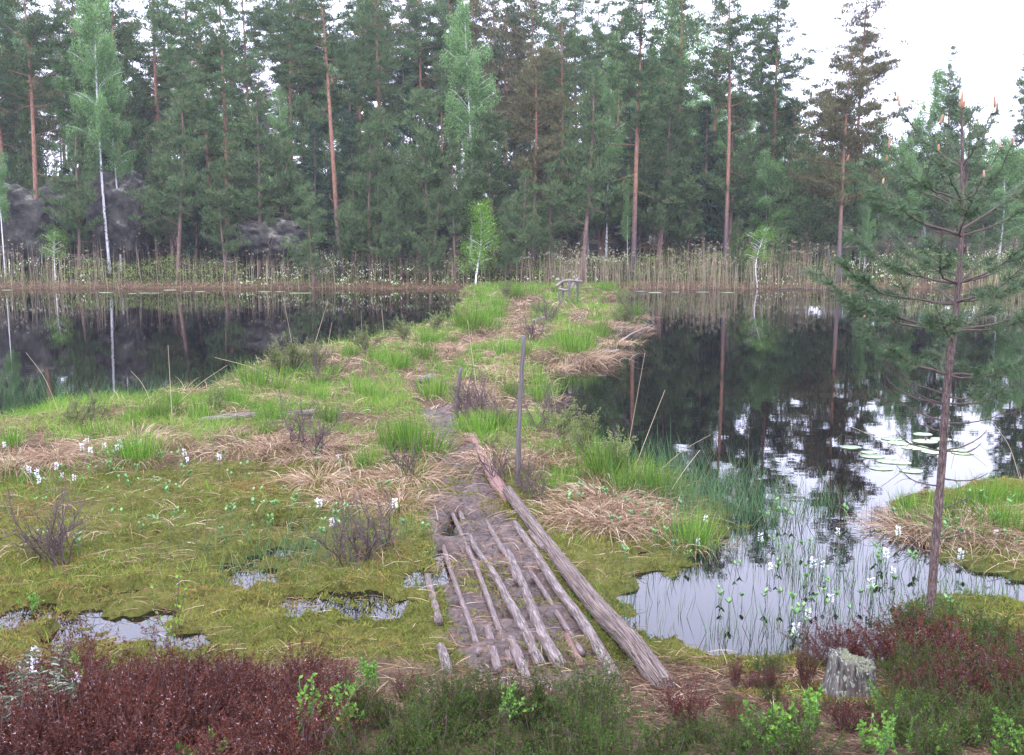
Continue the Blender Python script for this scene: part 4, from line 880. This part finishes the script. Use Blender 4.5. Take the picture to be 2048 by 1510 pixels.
# ------------------------------------------------------------------ pole, stakes, rustic rail
def rod(name, mt, A, B, r0, r1, lb, cat, parent=None, kink=.004, n=14, sides=10, grp=None):
    A = np.array(A, float); B = np.array(B, float); P = A + (B - A) * np.linspace(0, 1, n)[:, None]; g = np.random.default_rng(int(abs(A[0] * 100)) + 3)
    P += np.cumsum(g.normal(size=(n, 3)) * kink, 0) * (1, 1, 0); base = A if parent is None else np.array(parent.location)
    s = Soup().add(*tube(P - base, np.linspace(r0, r1, n), sides, rough=.03, g=g)); o = s.build(name, M[mt], parent, smooth=True)
    if parent is None: o.location = [float(v) for v in base]
    if lb: tag(o, lb, cat, grp)
    return o
b = onground(1032, 972); t_ = deep(1046, 672, b[1])
rod('wooden_pole', 'grey_pole', b - (0, 0, .15), t_, .027, .019, 'upright weathered grey wooden pole standing beside the track', 'pole', kink=.0035, n=24)
b = onground(905, 838); rod('wooden_stake', 'grey_pole', b - (0, 0, .05), deep(917, 735, b[1]), .030, .022, 'short rotten lichen grey stake right of the path bend', 'stake', kink=.012)
rb = onground(1143, 606); rail = empty('rustic_rail', rb, 0, 'rustic grey branch handrail on posts at the causeway end', 'handrail')
Yr = rb[1]
for (bx, by, tx, ty, dY) in [(1126, 606, 1126, 556, .4), (1138, 608, 1139, 560, 0), (1154, 597, 1153, 562, 1.0)]:
    p = deep(bx, by, Yr + dY); p[2] = H1(p[0], p[1]) - .1
    rod('post', 'grey_pole', p, deep(tx, ty, Yr + dY), .045, .038, None, None, rail, .008)
def bent(name, pts, r, mt='dead_wood'):
    P = curve(np.array([deep(a, b_, Yr + d) for a, b_, d in pts]), 16) - rb
    Soup().add(*tube(P, np.linspace(r, r * .8, 16), 8, rough=.04)).build(name, M[mt], rail, smooth=True)
bent('top_rail', [(1112, 573, .3), (1126, 563, .3), (1138, 561, .05), (1152, 562, .6), (1164, 563, .9)], .05)
bent('brace', [(1117, 577, .3), (1128, 580, .3), (1138, 579, .05), (1146, 570, .5), (1156, 556, .9)], .045)
b = onground(1119, 612); rod('wooden_stake', 'grey_pole', b - (0, 0, .1), deep(1119, 585, b[1]), .035, .03, 'short black stake left of the rustic handrail', 'stake')

# arching dry reed stems
rg = np.random.default_rng(10)
def stem(px, py, tx, ty, arch, lb, r=.0038, mt='reed'):
    b = onground(px, py); t = deep(tx, ty, b[1] + .05); m_ = (b + t) / 2 + np.array((arch * .3, 0, abs(arch)))
    P = curve(np.array([b, m_, t]), 12) - b; o = Soup().add(*tube(P, np.linspace(r, r * .5, 12) * max(1, b[1] / 14), 5, tint=.7)).build('reed_stem', M[mt]); o.location = [float(v) for v in b]
    tag(o, lb, 'reed stem', 'dry reed stems')
for a in [(120, 830, 52, 705, .08, 'long arching dry stem over the dark water, far left'), (345, 850, 336, 690, .0, 'upright dry stem against the dark water, left'), (305, 815, 262, 742, .06, 'drooping dry stem left of the upright one'),
          (350, 830, 455, 730, -.03, 'slanting dry stem right of the upright one'), (620, 720, 656, 600, 0, 'tall dry stem at the left causeway corner'), (590, 720, 567, 596, 0, 'leaning dry stem at the left causeway corner'), (650, 720, 664, 645, 0, 'short dry stem beside the tall corner one'),
          (725, 700, 722, 620, 0, 'dry stem over the left shoulder of the causeway'), (770, 690, 764, 620, 0, 'second dry stem on the left shoulder of the causeway'), (1115, 845, 1093, 735, .03, 'dry stem bent over the water behind the pole'), (1250, 930, 1290, 705, 0, 'long thin dry stem leaning right over the right lake'),
          (1270, 935, 1330, 780, .05, 'thin stem right of the long leaning one'), (1300, 960, 1420, 870, .06, 'arching dry stem over the right rushes'), (1330, 1000, 1400, 900, .04, 'second arching stem over the right rushes'), (985, 800, 1012, 660, 0, 'tall dry stem beside the pole top'), (955, 790, 935, 640, 0, 'pair of tall dry stems seen beyond the path bend'),
          (1820, 930, 1700, 852, .05, 'curled dry stem above the lily pads'), (2040, 960, 1990, 850, .06, 'arching dry stem at the right edge over bright water'), (560, 760, 430, 715, .04, 'long stem bent left over the bright tussocks')]: stem(*a)

# ------------------------------------------------------------------ heather and other plants of the near bank
def heather(seed, fol, n=46, h=.30, spread=.6):
    g = np.random.default_rng(seed); root = empty('heather_bush'); tag(root, cat='heather')
    br = Soup(); lf = Soup()
    for k in range(n):
        a = g.uniform(0, 6.283); s_ = spread * g.random() ** .5; b = np.array((math.cos(a), math.sin(a), 0)) * .05 * g.random() ; d = unit(np.array((math.cos(a) * s_, math.sin(a) * s_, 1)))
        L1 = h * g.uniform(.55, 1.1); m = 5; q = [b]
        for _ in range(m): d = unit(d + g.normal(size=3) * .12 + (0, 0, .05)); q.append(q[-1] + d * L1 / m)
        Q = np.array(q); br.add(*tube(Q, np.linspace(.0026, .0012, m + 1), 3, cap=False, g=g))
        for j_ in range(7):
            v = g.uniform(.30, 1); o_ = np.array([np.interp(v * m, np.arange(m + 1), Q[:, c_]) for c_ in range(3)]); dd = unit(d + g.normal(size=3) * .45); l = L1 * g.uniform(.15, .38)
            mm = 26; u = g.random(mm); pp = o_ + dd * l * u[:, None] + g.normal(size=(mm, 3)) * .0022
            lf.add(*ribbons(pp, unit(dd + g.normal(size=(mm, 3)) * .7), g.uniform(.007, .013, mm), .0045, 0, 1, tint=g.random(mm), g=g))
    br.build('stem', M['twig'], root); lf.build('foliage', M[fol], root)
    return Kind(root)
HB = [heather(101, 'brown_heather'), heather(102, 'brown_heather', h=.34), heather(103, 'brown_heather', 40, .26, .8)]
HG = [heather(104, 'green_heather'), heather(105, 'green_heather', h=.34), heather(106, 'green_heather', 38, .26, .8)]
hg = np.random.default_rng(12)
def hrow(n, y, x0, x1, kind, label, sc=1.0, jit=.12):
    items = []
    for k in range(n):
        x = x0 + (x1 - x0) * (k + .5) / n + hg.normal() * jit * .5; yy = y + hg.normal() * jit * .4
        K = (HB if kind == 'b' else HG)[hg.integers(0, 3)]
        if n > 5 and hg.random() < 0: K = (HG if kind == 'b' else HB)[hg.integers(0, 3)]
        sv = sc * hg.uniform(.72, 1.15); o = K.put((x, yy, H1(x, yy) - .02), hg.uniform(0, 6.28), (sv * 1.15, sv * 1.15, sv * hg.uniform(.8, 1.1)), None, 'heather bushes on the near bank', tilt=(hg.normal() * .12, hg.normal() * .12)); items.append((o, x))
    order_labels(items, label)
hrow(11, 4.8, -2.75, -.85, 'b', '{} of the rust brown heather bushes fringing the left moss', .84)
hrow(9, 4.45, -2.45, -.75, 'b', '{} of the rust brown heather bushes, second row, left', .95)
hrow(9, 4.05, -2.25, -.65, 'b', '{} of the rust brown heather bushes, third row, left', 1.0)
hrow(8, 3.65, -2.0, -.75, 'b', '{} of the rust brown heather bushes, lowest row, left')
hrow(9, 3.25, -2.0, -.6, 'b', '{} of the rust brown heather bushes cut by the bottom edge')
hrow(6, 4.42, -.75, .25, 'b', '{} of the brown heather bushes before the log ends', .46)
hrow(6, 4.15, -.75, .30, 'g', '{} of the green heather bushes before the log ends', .66)
hrow(7, 3.85, -.72, .45, 'g', '{} of the green heather bushes at bottom centre', .85)
hrow(7, 3.45, -.65, .55, 'g', '{} of the green heather bushes in the lowest centre row', .72)
hrow(7, 3.1, -.65, .6, 'g', '{} of the green heather bushes cut by the bottom edge', .75)
hrow(4, 3.6, .5, 1.0, 'g', '{} of the low green heather bushes right of bottom centre', .5)
hrow(5, 4.75, 1.15, 1.45, 'b', '{} of the low brown heather sprigs left of the stump', .32)
hrow(4, 4.3, .95, 1.7, 'g', '{} of the low heather sprigs in front of the stump', .42)
hrow(5, 3.95, .75, 1.6, 'b', '{} of the low brown heather bushes below the stump', .5)
hrow(4, 3.3, .7, 1.9, 'g', '{} of the heather bushes cut by the edge below the stump', .6)
hrow(5, 3.6, 1.35, 2.2, 'g', '{} of the green heather bushes at the bottom right edge', .7)
hrow(4, 5.55, 1.75, 2.5, 'b', '{} of the brown heather bushes behind the stump', .95)
hrow(4, 5.75, 2.3, 3.1, 'g', '{} of the green heather bushes around the foreground pine foot', 1.05)
hrow(5, 5.15, 2.0, 3.0, 'b', '{} of the brown heather bushes right of the stump', 1.15)
hrow(5, 4.75, 1.85, 2.8, 'g', '{} of the green heather bushes right of the stump', 1.1)
hrow(4, 4.35, 1.75, 2.5, 'b', '{} of the brown heather bushes in the right corner', .8)
hrow(4, 4.0, 1.55, 2.3, 'g', '{} of the green heather bushes in the right corner', .75)
hrow(1, 5.35, 1.45, 1.5, 'g', 'green heather bush at the pond edge behind the stump', .7)
for px, py, s, lb in [(1470, 1385, .5, 'small rusty heather sprig alone on the litter'), (1540, 1395, .45, 'second small rusty heather sprig nearer the stump'), (1610, 1385, .7, 'rusty heather touching the left side of the stump')]:
    HB[1].put(onground(px, py), px, (s * .5, s * .5, s), lb, 'lone heather sprigs')
# stump
def stump():
    b = onground(1700, 1402); root = empty('tree_stump', b, 0, 'grey cut tree stump with lichen covered top in the right foreground', 'stump')
    n, m = 40, 14; th = np.arange(n) / n * 2 * math.pi; g = np.random.default_rng(5); V = []; fl = []
    ridg = .10 * np.sin(th * 5 + 1) * .5 + .05 * np.sin(th * 11) + .03 * g.normal(size=n)
    top = np.where(np.cos(th) < -.05, .225, .178) + .010 * g.normal(size=n)
    for k in range(m):
        t = k / (m - 1); r = (.122 - .022 * t + .06 * (1 - t) ** 3) * (1 + ridg * (1 - .3 * t)); V.append(np.stack([np.cos(th) * r * 1.08, np.sin(th) * r, -.08 + (top + .08) * t], -1)); fl.append(np.stack([np.cos(th), np.sin(th), t * .3 + 0 * th], -1))
    V = np.array(V).reshape(-1, 3); fl = np.array(fl).reshape(-1, 3)
    i, j = np.meshgrid(np.arange(m - 1), np.arange(n), indexing='ij'); j2 = (j + 1) % n; q = np.stack([i * n + j, i * n + j2, (i + 1) * n + j2, (i + 1) * n + j], -1).reshape(-1, 4); T = np.concatenate([q[:, [0, 1, 2]], q[:, [0, 2, 3]]])
    V = np.concatenate([V, [(0, 0, .19)]]); fl = np.concatenate([fl, [(0, 0, .3)]]); c = len(V) - 1; T = np.concatenate([T, [(c, (m - 1) * n + k, (m - 1) * n + (k + 1) % n) for k in range(n)]])
    Soup().add(V, T, .5, fl).build('bark', M['stump_wood'], root, smooth=True)
    s = Soup(); k = 2600; a = g.uniform(0, 6.28, k); rr = .098 * g.random(k) ** .5; p = np.stack([np.cos(a) * rr * 1.08, np.sin(a) * rr, np.where(np.cos(a) * rr < 0, .214, .182)], -1)
    s.add(*ribbons(p - (0, 0, .006), upish(k, .8, g), .016, .007, 0, 1, g=g)); s.build('lichen_cap', M['lichen'], root)
stump()
# leafy sprigs of bilberry
def bilberry(seed, h=.13, n=9, big=1.0, mt='berry_leaf'):
    g = np.random.default_rng(seed); root = empty('bilberry_plant'); tag(root, cat='bilberry'); st_ = Soup(); lf = Soup()
    for _ in range(n):
        d = unit(np.array((g.normal() * .4, g.normal() * .4, 1))); b = g.normal(size=3) * (.03, .03, 0); q = [b]
        for _ in range(5): d = unit(d + g.normal(size=3) * .2); q.append(q[-1] + d * h * g.uniform(.7, 1.2) / 5)
        Q = np.array(q); st_.add(*tube(Q, .0018, 4, cap=False, g=g))
        k = 22; u = g.uniform(.9, 5, k); p = np.stack([np.interp(u, np.arange(6), Q[:, c_]) for c_ in range(3)], -1)
        lf.add(*diamonds(p, g.normal(size=(k, 3)) + (0, 0, .7), .018 * big, .011 * big, g=g))
    st_.build('stem', M['dark_grass'], root); lf.build('foliage', M[mt], root); return Kind(root)
BB = [bilberry(111), bilberry(112, .2, 9), bilberry(113, .14, 6, 1.3)]
for px, py, s, lb in [(1560, 1475, 1.3, 'bright bilberry sprig on litter left of the stump'), (1600, 1450, 1.2, 'bilberry sprig between litter and stump'), (1625, 1415, 1.0, 'small bilberry sprig against the stump foot'), (1530, 1500, 1.1, 'low bilberry sprig nearest the litter at bottom'), (1580, 1500, 1.0, 'bilberry sprig below the bright one'),
   (1770, 1420, 1.0, 'bilberry sprig right of the stump foot'), (1810, 1440, 1.0, 'bilberry sprig in green heather right of the stump'), (1730, 1500, .9, 'bilberry sprig below the stump'), (1770, 1520, .9, 'bilberry sprig at bottom edge under the stump'), (1860, 1520, .9, 'bilberry sprig at bottom edge right of the stump'), (1990, 1490, .9, 'bilberry sprig near the bottom right corner'), (2020, 1520, .9, 'bilberry sprig in the bottom right corner'),
   (160, 1400, 1.2, 'bilberry sprig in the brown heather left'), (170, 1440, 1.0, 'lower bilberry sprig in the brown heather left'), (740, 1340, .9, 'bilberry sprig left of the log ends'), (750, 1370, .9, 'lower bilberry sprig left of the log ends'), (690, 1470, 1.0, 'bilberry sprig where brown heather meets green'), (620, 1520, 1.2, 'bilberry sprig at the bottom edge beside green heather'), (60, 1200, 1.0, 'pale leafy sprig in the puddle edge, left'), (1010, 1480, .8, 'bilberry sprig inside the green heather')]:
    p = onground(px, py + 20); BB[hg.integers(0, 3)].put(p + (0, 0, .12 if px < 700 and py > 1380 or px == 1010 else 0), hg.uniform(0, 6), s, lb, 'bilberry sprigs on the near bank')
q_ = bilberry(114, .13, 5, 2.0); q_.put(deep(395, 1510, 3.35) - (0, 0, .05), 1, 1, 'light green round leaved sprig at the bottom edge in heather', None); q_.o['category'] = 'plant'
# birch seedling
def seedling():
    b = onground(350, 1292); root = empty('birch_seedling', b, 0, 'tiny birch seedling with yellow green leaves by the puddle', 'seedling'); g = np.random.default_rng(6); st_ = Soup(); lf = Soup()
    for pts in ([(350, 1292), (345, 1250), (355, 1200), (358, 1150)], [(348, 1275), (325, 1250), (310, 1210), (302, 1170)], [(350, 1260), (362, 1220), (372, 1175)], [(348, 1285), (315, 1282), (290, 1290)]):
        P = curve(np.array([deep(a, c_, b[1]) for a, c_ in pts]), 8) - b; st_.add(*tube(P, .0022, 5, g=g)); p = P[1:]; p = np.repeat(p, 2, 0)
        lf.add(*diamonds(p, g.normal(size=(len(p), 3)) + (0, 0, -.3), .028, .022, g=g))
    st_.build('stem', M['twig'], root); lf.build('foliage', M['bright_leaf'], root)
seedling()
# Labrador tea
def tea(seed, n=5):
    g = np.random.default_rng(seed); root = empty('labrador_tea'); tag(root, cat='marsh plant'); st_ = Soup(); lf = Soup(); fl = Soup()
    for k in range(n):
        a = g.uniform(0, 6.28); d = unit(np.array((math.cos(a) * .45, math.sin(a) * .45, 1))); l = g.uniform(.22, .34); P = np.array([d * l * t for t in (0, .5, 1)]); st_.add(*tube(P, .0028, 5, g=g))
        m = 46; u = g.uniform(.35, 1.03, m); az = g.uniform(0, 6.28, m); o_ = np.stack([np.cos(az), np.sin(az), .35 + 0 * az], -1)
        lf.add(*ribbons(d * l * u[:, None], o_, g.uniform(.03, .048, m), .008, .45, 3, blunt=.6, g=g))
        if k == 0: mm = 26; fl.add(*diamonds(P[-1] + g.normal(size=(mm, 3)) * .009 + (0, 0, .008), g.normal(size=(mm, 3)) + (0, 0, 1), .014, .011, g=g))
    st_.build('stem', M['twig'], root); lf.build('foliage', M['tea_leaf'], root); fl.build('flower_cluster', M['white_petal'], root); return Kind(root)
TE = [tea(121), tea(122, 6)]
for k, (px, py, Y, s, lb) in enumerate([(40, 1500, 3.75, 1.0, 'Labrador tea with narrow leaves and cream buds, bottom left corner'), (110, 1470, 3.9, 1.0, 'Labrador tea with cream buds right of the corner one'), (20, 1400, 4.3, 1.0, 'Labrador tea at the left edge above the corner'), (100, 1400, 4.25, .9, 'Labrador tea beside the upper left heather'), (100, 1290, 4.9, .9, 'Labrador tea before the left puddle')]):
    p = deep(px, py, Y); TE[k % 2].put((p[0], Y, H1(p[0], Y) + .03), k * 1.3, s, lb, 'Labrador tea in the left corner')
# litter, twigs and bark flakes on the near bank
lt = Soup(); g = np.random.default_rng(13)
x, y, z = scatter(15000, (-1.0, 3.2, 2.9, 5.7), lambda a, b: 1.0 * (a > .25 - (4.4 - b) * .1) * (land(a, b) > .05), g)
v = g.normal(size=(len(x), 3)); v[:, 2] = .06 * g.random(len(x)); lt.add(*ribbons(np.stack([x, y, z + .008], -1), v, g.uniform(.02, .12, len(x)), g.uniform(.002, .006, len(x)), .1, 2, blunt=.5, tint=g.random(len(x)) ** 2 * .7, g=g))
x, y, z = scatter(14000, (-2, 1.6, 4.6, 13), lambda a, b: (path_d(a, b) < 1.35).astype(float), g)
v = g.normal(size=(len(x), 3)); v[:, 2] = .15 * g.random(len(x)); lt.add(*ribbons(np.stack([x, y, np.maximum(z, 0) + .005], -1), v, g.uniform(.01, .07, len(x)), g.uniform(.003, .008, len(x)), .1, 2, blunt=.5, tint=g.random(len(x)) ** 2.5 * .6, g=g))
tag(lt.build('twig_litter', M['litter']), 'brown twigs and bark flakes littering the near bank', kind='stuff')
mc = Soup()
x, y, z = scatter(26000, (1.1, 2.3, 4.1, 5.2), lambda a, b: sm(1.2 - np.hypot((a - 1.55) / .42, (b - 4.72) / .3)), g)
mc.add(*ribbons(np.stack([x, y, z + .01], -1), upish(len(x), .7, g), .022, .010, 0, 1, tint=g.uniform(.35, 1, len(x)), g=g)); tag(mc.build('moss_cushion', M['moss']), 'golden moss cushion spreading below the stump', kind='stuff')

# ------------------------------------------------------------------ the foreground pine
def hero():
    g = np.random.default_rng(17); b = onground(1858, 1240); Y0 = b[1]
    root = empty('foreground_pine', b, 0, 'slender young pine in the right foreground, needles in tiers, orange buds', 'pine tree')
    tp = [(1858, 1250), (1866, 1150), (1878, 1000), (1886, 900), (1892, 800), (1900, 720), (1912, 620), (1920, 520), (1924, 420), (1925, 330), (1924, 250), (1923, 215)]
    P = curve(np.array([deep(a, c_, Y0) for a, c_ in tp]), 60) - b; P[0, 2] -= .06
    n = len(P); rr = np.interp(np.linspace(0, 1, n), [0, .05, .5, .8, 1], [.034, .029, .022, .012, .005]); tk = Soup(); tk.add(*tube(P, rr, 16, rough=.05, g=g)); tk.build('trunk', M['near_bark'], root, smooth=True)
    nd = Soup()
    def needles(Q, dens, ln=.052):
        L_ = np.linalg.norm(np.diff(Q, axis=0), axis=1).sum(); m = max(6, int(L_ * dens * .56)); u = g.random(m) * (len(Q) - 1)
        p = np.stack([np.interp(u, np.arange(len(Q)), Q[:, c_]) for c_ in range(3)], -1); d = unit(np.gradient(Q, axis=0)); dd = d[np.minimum(u.astype(int), len(Q) - 1)]
        r_ = unit(np.cross(dd, g.normal(size=(m, 3)))); ax = unit(dd * g.uniform(.4, 1.1, m)[:, None] + r_ + (0, 0, .12))
        nd.add(*ribbons(p, ax, ln * g.uniform(.7, 1.2, m), .0046, .06, 1, tint=g.random(m), g=g))
    def zpx(y_): # point of the trunk at a picture row
        t = np.interp(y_, [215, 1250], [n - 1, 0]); i_ = int(round(t)); zt = (deep(1900, y_, Y0) - b)[2]; i_ = int(np.argmin(abs(P[:, 2] - zt))); return P[i_], i_
    def branch(y_, az, ln, el, live, up=.35, rb=None):
        o_, i_ = zpx(y_); hd = np.array((math.cos(az), math.sin(az), 0)); s = np.linspace(0, 1, 12)[:, None]; sd = np.array((-hd[1], hd[0], 0))
        Q = o_ + hd * ln * s + np.array((0, 0, 1)) * (el * ln * s + up * ln * s ** 3) + sd * ln * .08 * g.normal() * np.sin(s * 3) + np.cumsum(g.normal(size=(12, 3)) * ln * .009, 0)
        r0 = rb or .0035 + .009 * ln; S_ = Soup(); S_.add(*tube(Q, np.linspace(r0, .0022, 12), 6, g=g, rough=.04, cap=False))
        if live:
            needles(Q[4:] if ln > .4 else Q[2:], 750)
            for k in range(int(5 + ln * 14)):
                q = g.uniform(.35, .95) * 11; qo = np.array([np.interp(q, np.arange(12), Q[:, c_]) for c_ in range(3)]); sg = 1 if k % 2 else -1
                l2 = ln * g.uniform(.18, .42) * (1.1 - q / 16); d2 = unit(hd * .8 + sd * sg * g.uniform(.5, 1.0) + (0, 0, g.uniform(-.1, .5))); s2 = np.linspace(0, 1, 6)[:, None]
                Q2 = qo + d2 * l2 * s2 + np.array((0, 0, 1)) * l2 * .25 * s2 ** 2; S_.add(*tube(Q2, np.linspace(.003, .0016, 6), 4, g=g, cap=False)); needles(Q2[1:], 820)
                if l2 > .12:
                    for sg2 in (-1, 1):
                        d3 = unit(d2 + np.cross(d2, (0, 0, 1)) * sg2 * .8 + (0, 0, .15)); Q3 = Q2[3] + d3 * l2 * .5 * s2; S_.add(*tube(Q3, .0015, 3, g=g, cap=False)); needles(Q3, 820)
        else:
            for k in range(5):
                q = g.integers(3, 11); d2 = unit(hd + sd * g.normal() + (0, 0, g.normal() * .5)); l2 = ln * g.uniform(.2, .5); s2 = np.linspace(0, 1, 5)[:, None]
                Q2 = Q[q] + d2 * l2 * s2 + np.array((0, 0, 1)) * l2 * g.normal() * .4 * s2 ** 2; S_.add(*tube(Q2, np.linspace(.0022, .001, 5), 3, g=g, cap=False))
        S_.build('branch', M['near_bark'], root, smooth=True); return Q
    def candle(p, l, tilt=0):
        d = unit(np.array((tilt, 0, 1))); q = np.array([p + d * l * t for t in (0, .3, .8, 1)]); s = Soup().add(*tube(q, np.array([.005, .008, .0065, .003]) * (.8 + l * 4), 7, tint=g.random())); s.build('bud', M['candle'], root, smooth=True)
    PI = math.pi
    # row on the trunk, azimuth (0 = right, pi = left), length, rise, live
    B = [(330, PI - .3, .40, .62, 1), (335, .15, .22, 1.2, 1), (330, -1.4, .28, .9, 1), (335, 1.7, .26, .8, 1),
         (398, PI + .15, .50, .28, 1), (400, .35, .26, .9, 1), (400, 1.6, .35, .5, 1), (405, -1.1, .32, .6, 1), (402, 3.9, .38, .4, 1),
         (418, PI - .5, .45, .35, 1), (455, .25, .62, .48, 1), (478, PI + .05, .78, .22, 1), (480, -.5, .5, .3, 1), (480, 1.3, .5, .35, 1), (476, 2.2, .55, .3, 1), (482, -1.8, .5, .3, 1),
         (560, PI - .2, .68, .12, 1), (560, .1, .66, .28, 1), (562, .9, .5, .25, 1), (558, 2.1, .6, .2, 1), (562, -1.0, .5, .3, 1), (565, 4.1, .6, .15, 1),
         (605, PI + .05, .80, .06, 1), (600, .05, .72, .10, 1), (605, -1.3, .55, .2, 1), (602, 1.4, .6, .15, 1),
         (668, PI - .1, .86, .14, 1), (665, .02, .70, .06, 1), (668, .8, .6, .1, 1), (670, 2.3, .7, .1, 1), (672, -2.2, .6, .1, 1), (668, -.8, .6, .05, 1),
         (750, PI + .1, .62, .22, 1), (745, .1, .60, -.08, 1), (755, 1.2, .6, .05, 1), (748, 2.6, .6, .18, 1), (745, -1.0, .5, .0, 1),
         (800, .2, .55, -.12, 1), (790, PI, .45, .3, 0), (800, PI + .4, .4, .3, 0), (790, -1.5, .35, 0, 0), (800, 2.4, .4, .1, 0),
         (850, PI - .2, .40, .25, 0), (850, .1, .40, -.2, 0), (860, 1.6, .3, 0, 0), (855, 4.3, .35, 0, 0), (900, PI + .3, .38, .1, 0), (905, .0, .26, .2, 0), (905, -1.2, .3, 0, 0), (960, .2, .34, -.3, 0), (965, PI, .3, .15, 0), (1030, .1, .22, .0, 0), (1040, PI, .18, .3, 0), (1085, -.5, .2, .1, 0), (1100, 2.7, .15, .2, 0)]
    tips = []
    for y_, az, ln, el, live in B:
        Q = branch(y_, az, ln * 1.02, el, live)
        if live: tips.append((y_, Q[-1]))
    needles(P[int(n * .82):], 800, .05); needles(P[int(n * .6):int(n * .82)], 120, .04)
    nd.build('foliage', M['near_needle'], root)
    candle(P[-1] - (0, 0, .01), .11); candle(P[-1] - (.008, 0, .01), .05, -.15); candle(P[-1] + (.008, 0, -.01), .055, .2)
    for y_, t in tips:
        if y_ < 500: candle(t - (0, 0, .006), .07 if y_ < 400 else .045, g.normal() * .15)
        elif g.random() < .3: candle(t - (0, 0, .004), .018, 0)
hero()

# ------------------------------------------------------------------ damp air
m, nt, L = mat('haze'); v_ = N(nt, 'ShaderNodeVolumePrincipled'); o_ = N(nt, 'ShaderNodeOutputMaterial')
v_.inputs['Color'].default_value = (.90, .90, 1, 1); v_.inputs['Density'].default_value = .0005; L(v_.outputs[0], o_.inputs['Volume'])
x0, x1, y0, y1, z0, z1 = -440, 440, -30, 520, -3.5, 42
V = [(x, y, z) for z in (z0, z1) for x, y in ((x0, y0), (x1, y0), (x1, y1), (x0, y1))]
T = [(0, 2, 1), (0, 3, 2), (4, 5, 6), (4, 6, 7), (0, 1, 5), (0, 5, 4), (1, 2, 6), (1, 6, 5), (2, 3, 7), (2, 7, 6), (3, 0, 4), (3, 4, 7)]
tag(Soup().add(V, T).build('haze', m), 'thin pale damp air over the lake and forest', kind='stuff')
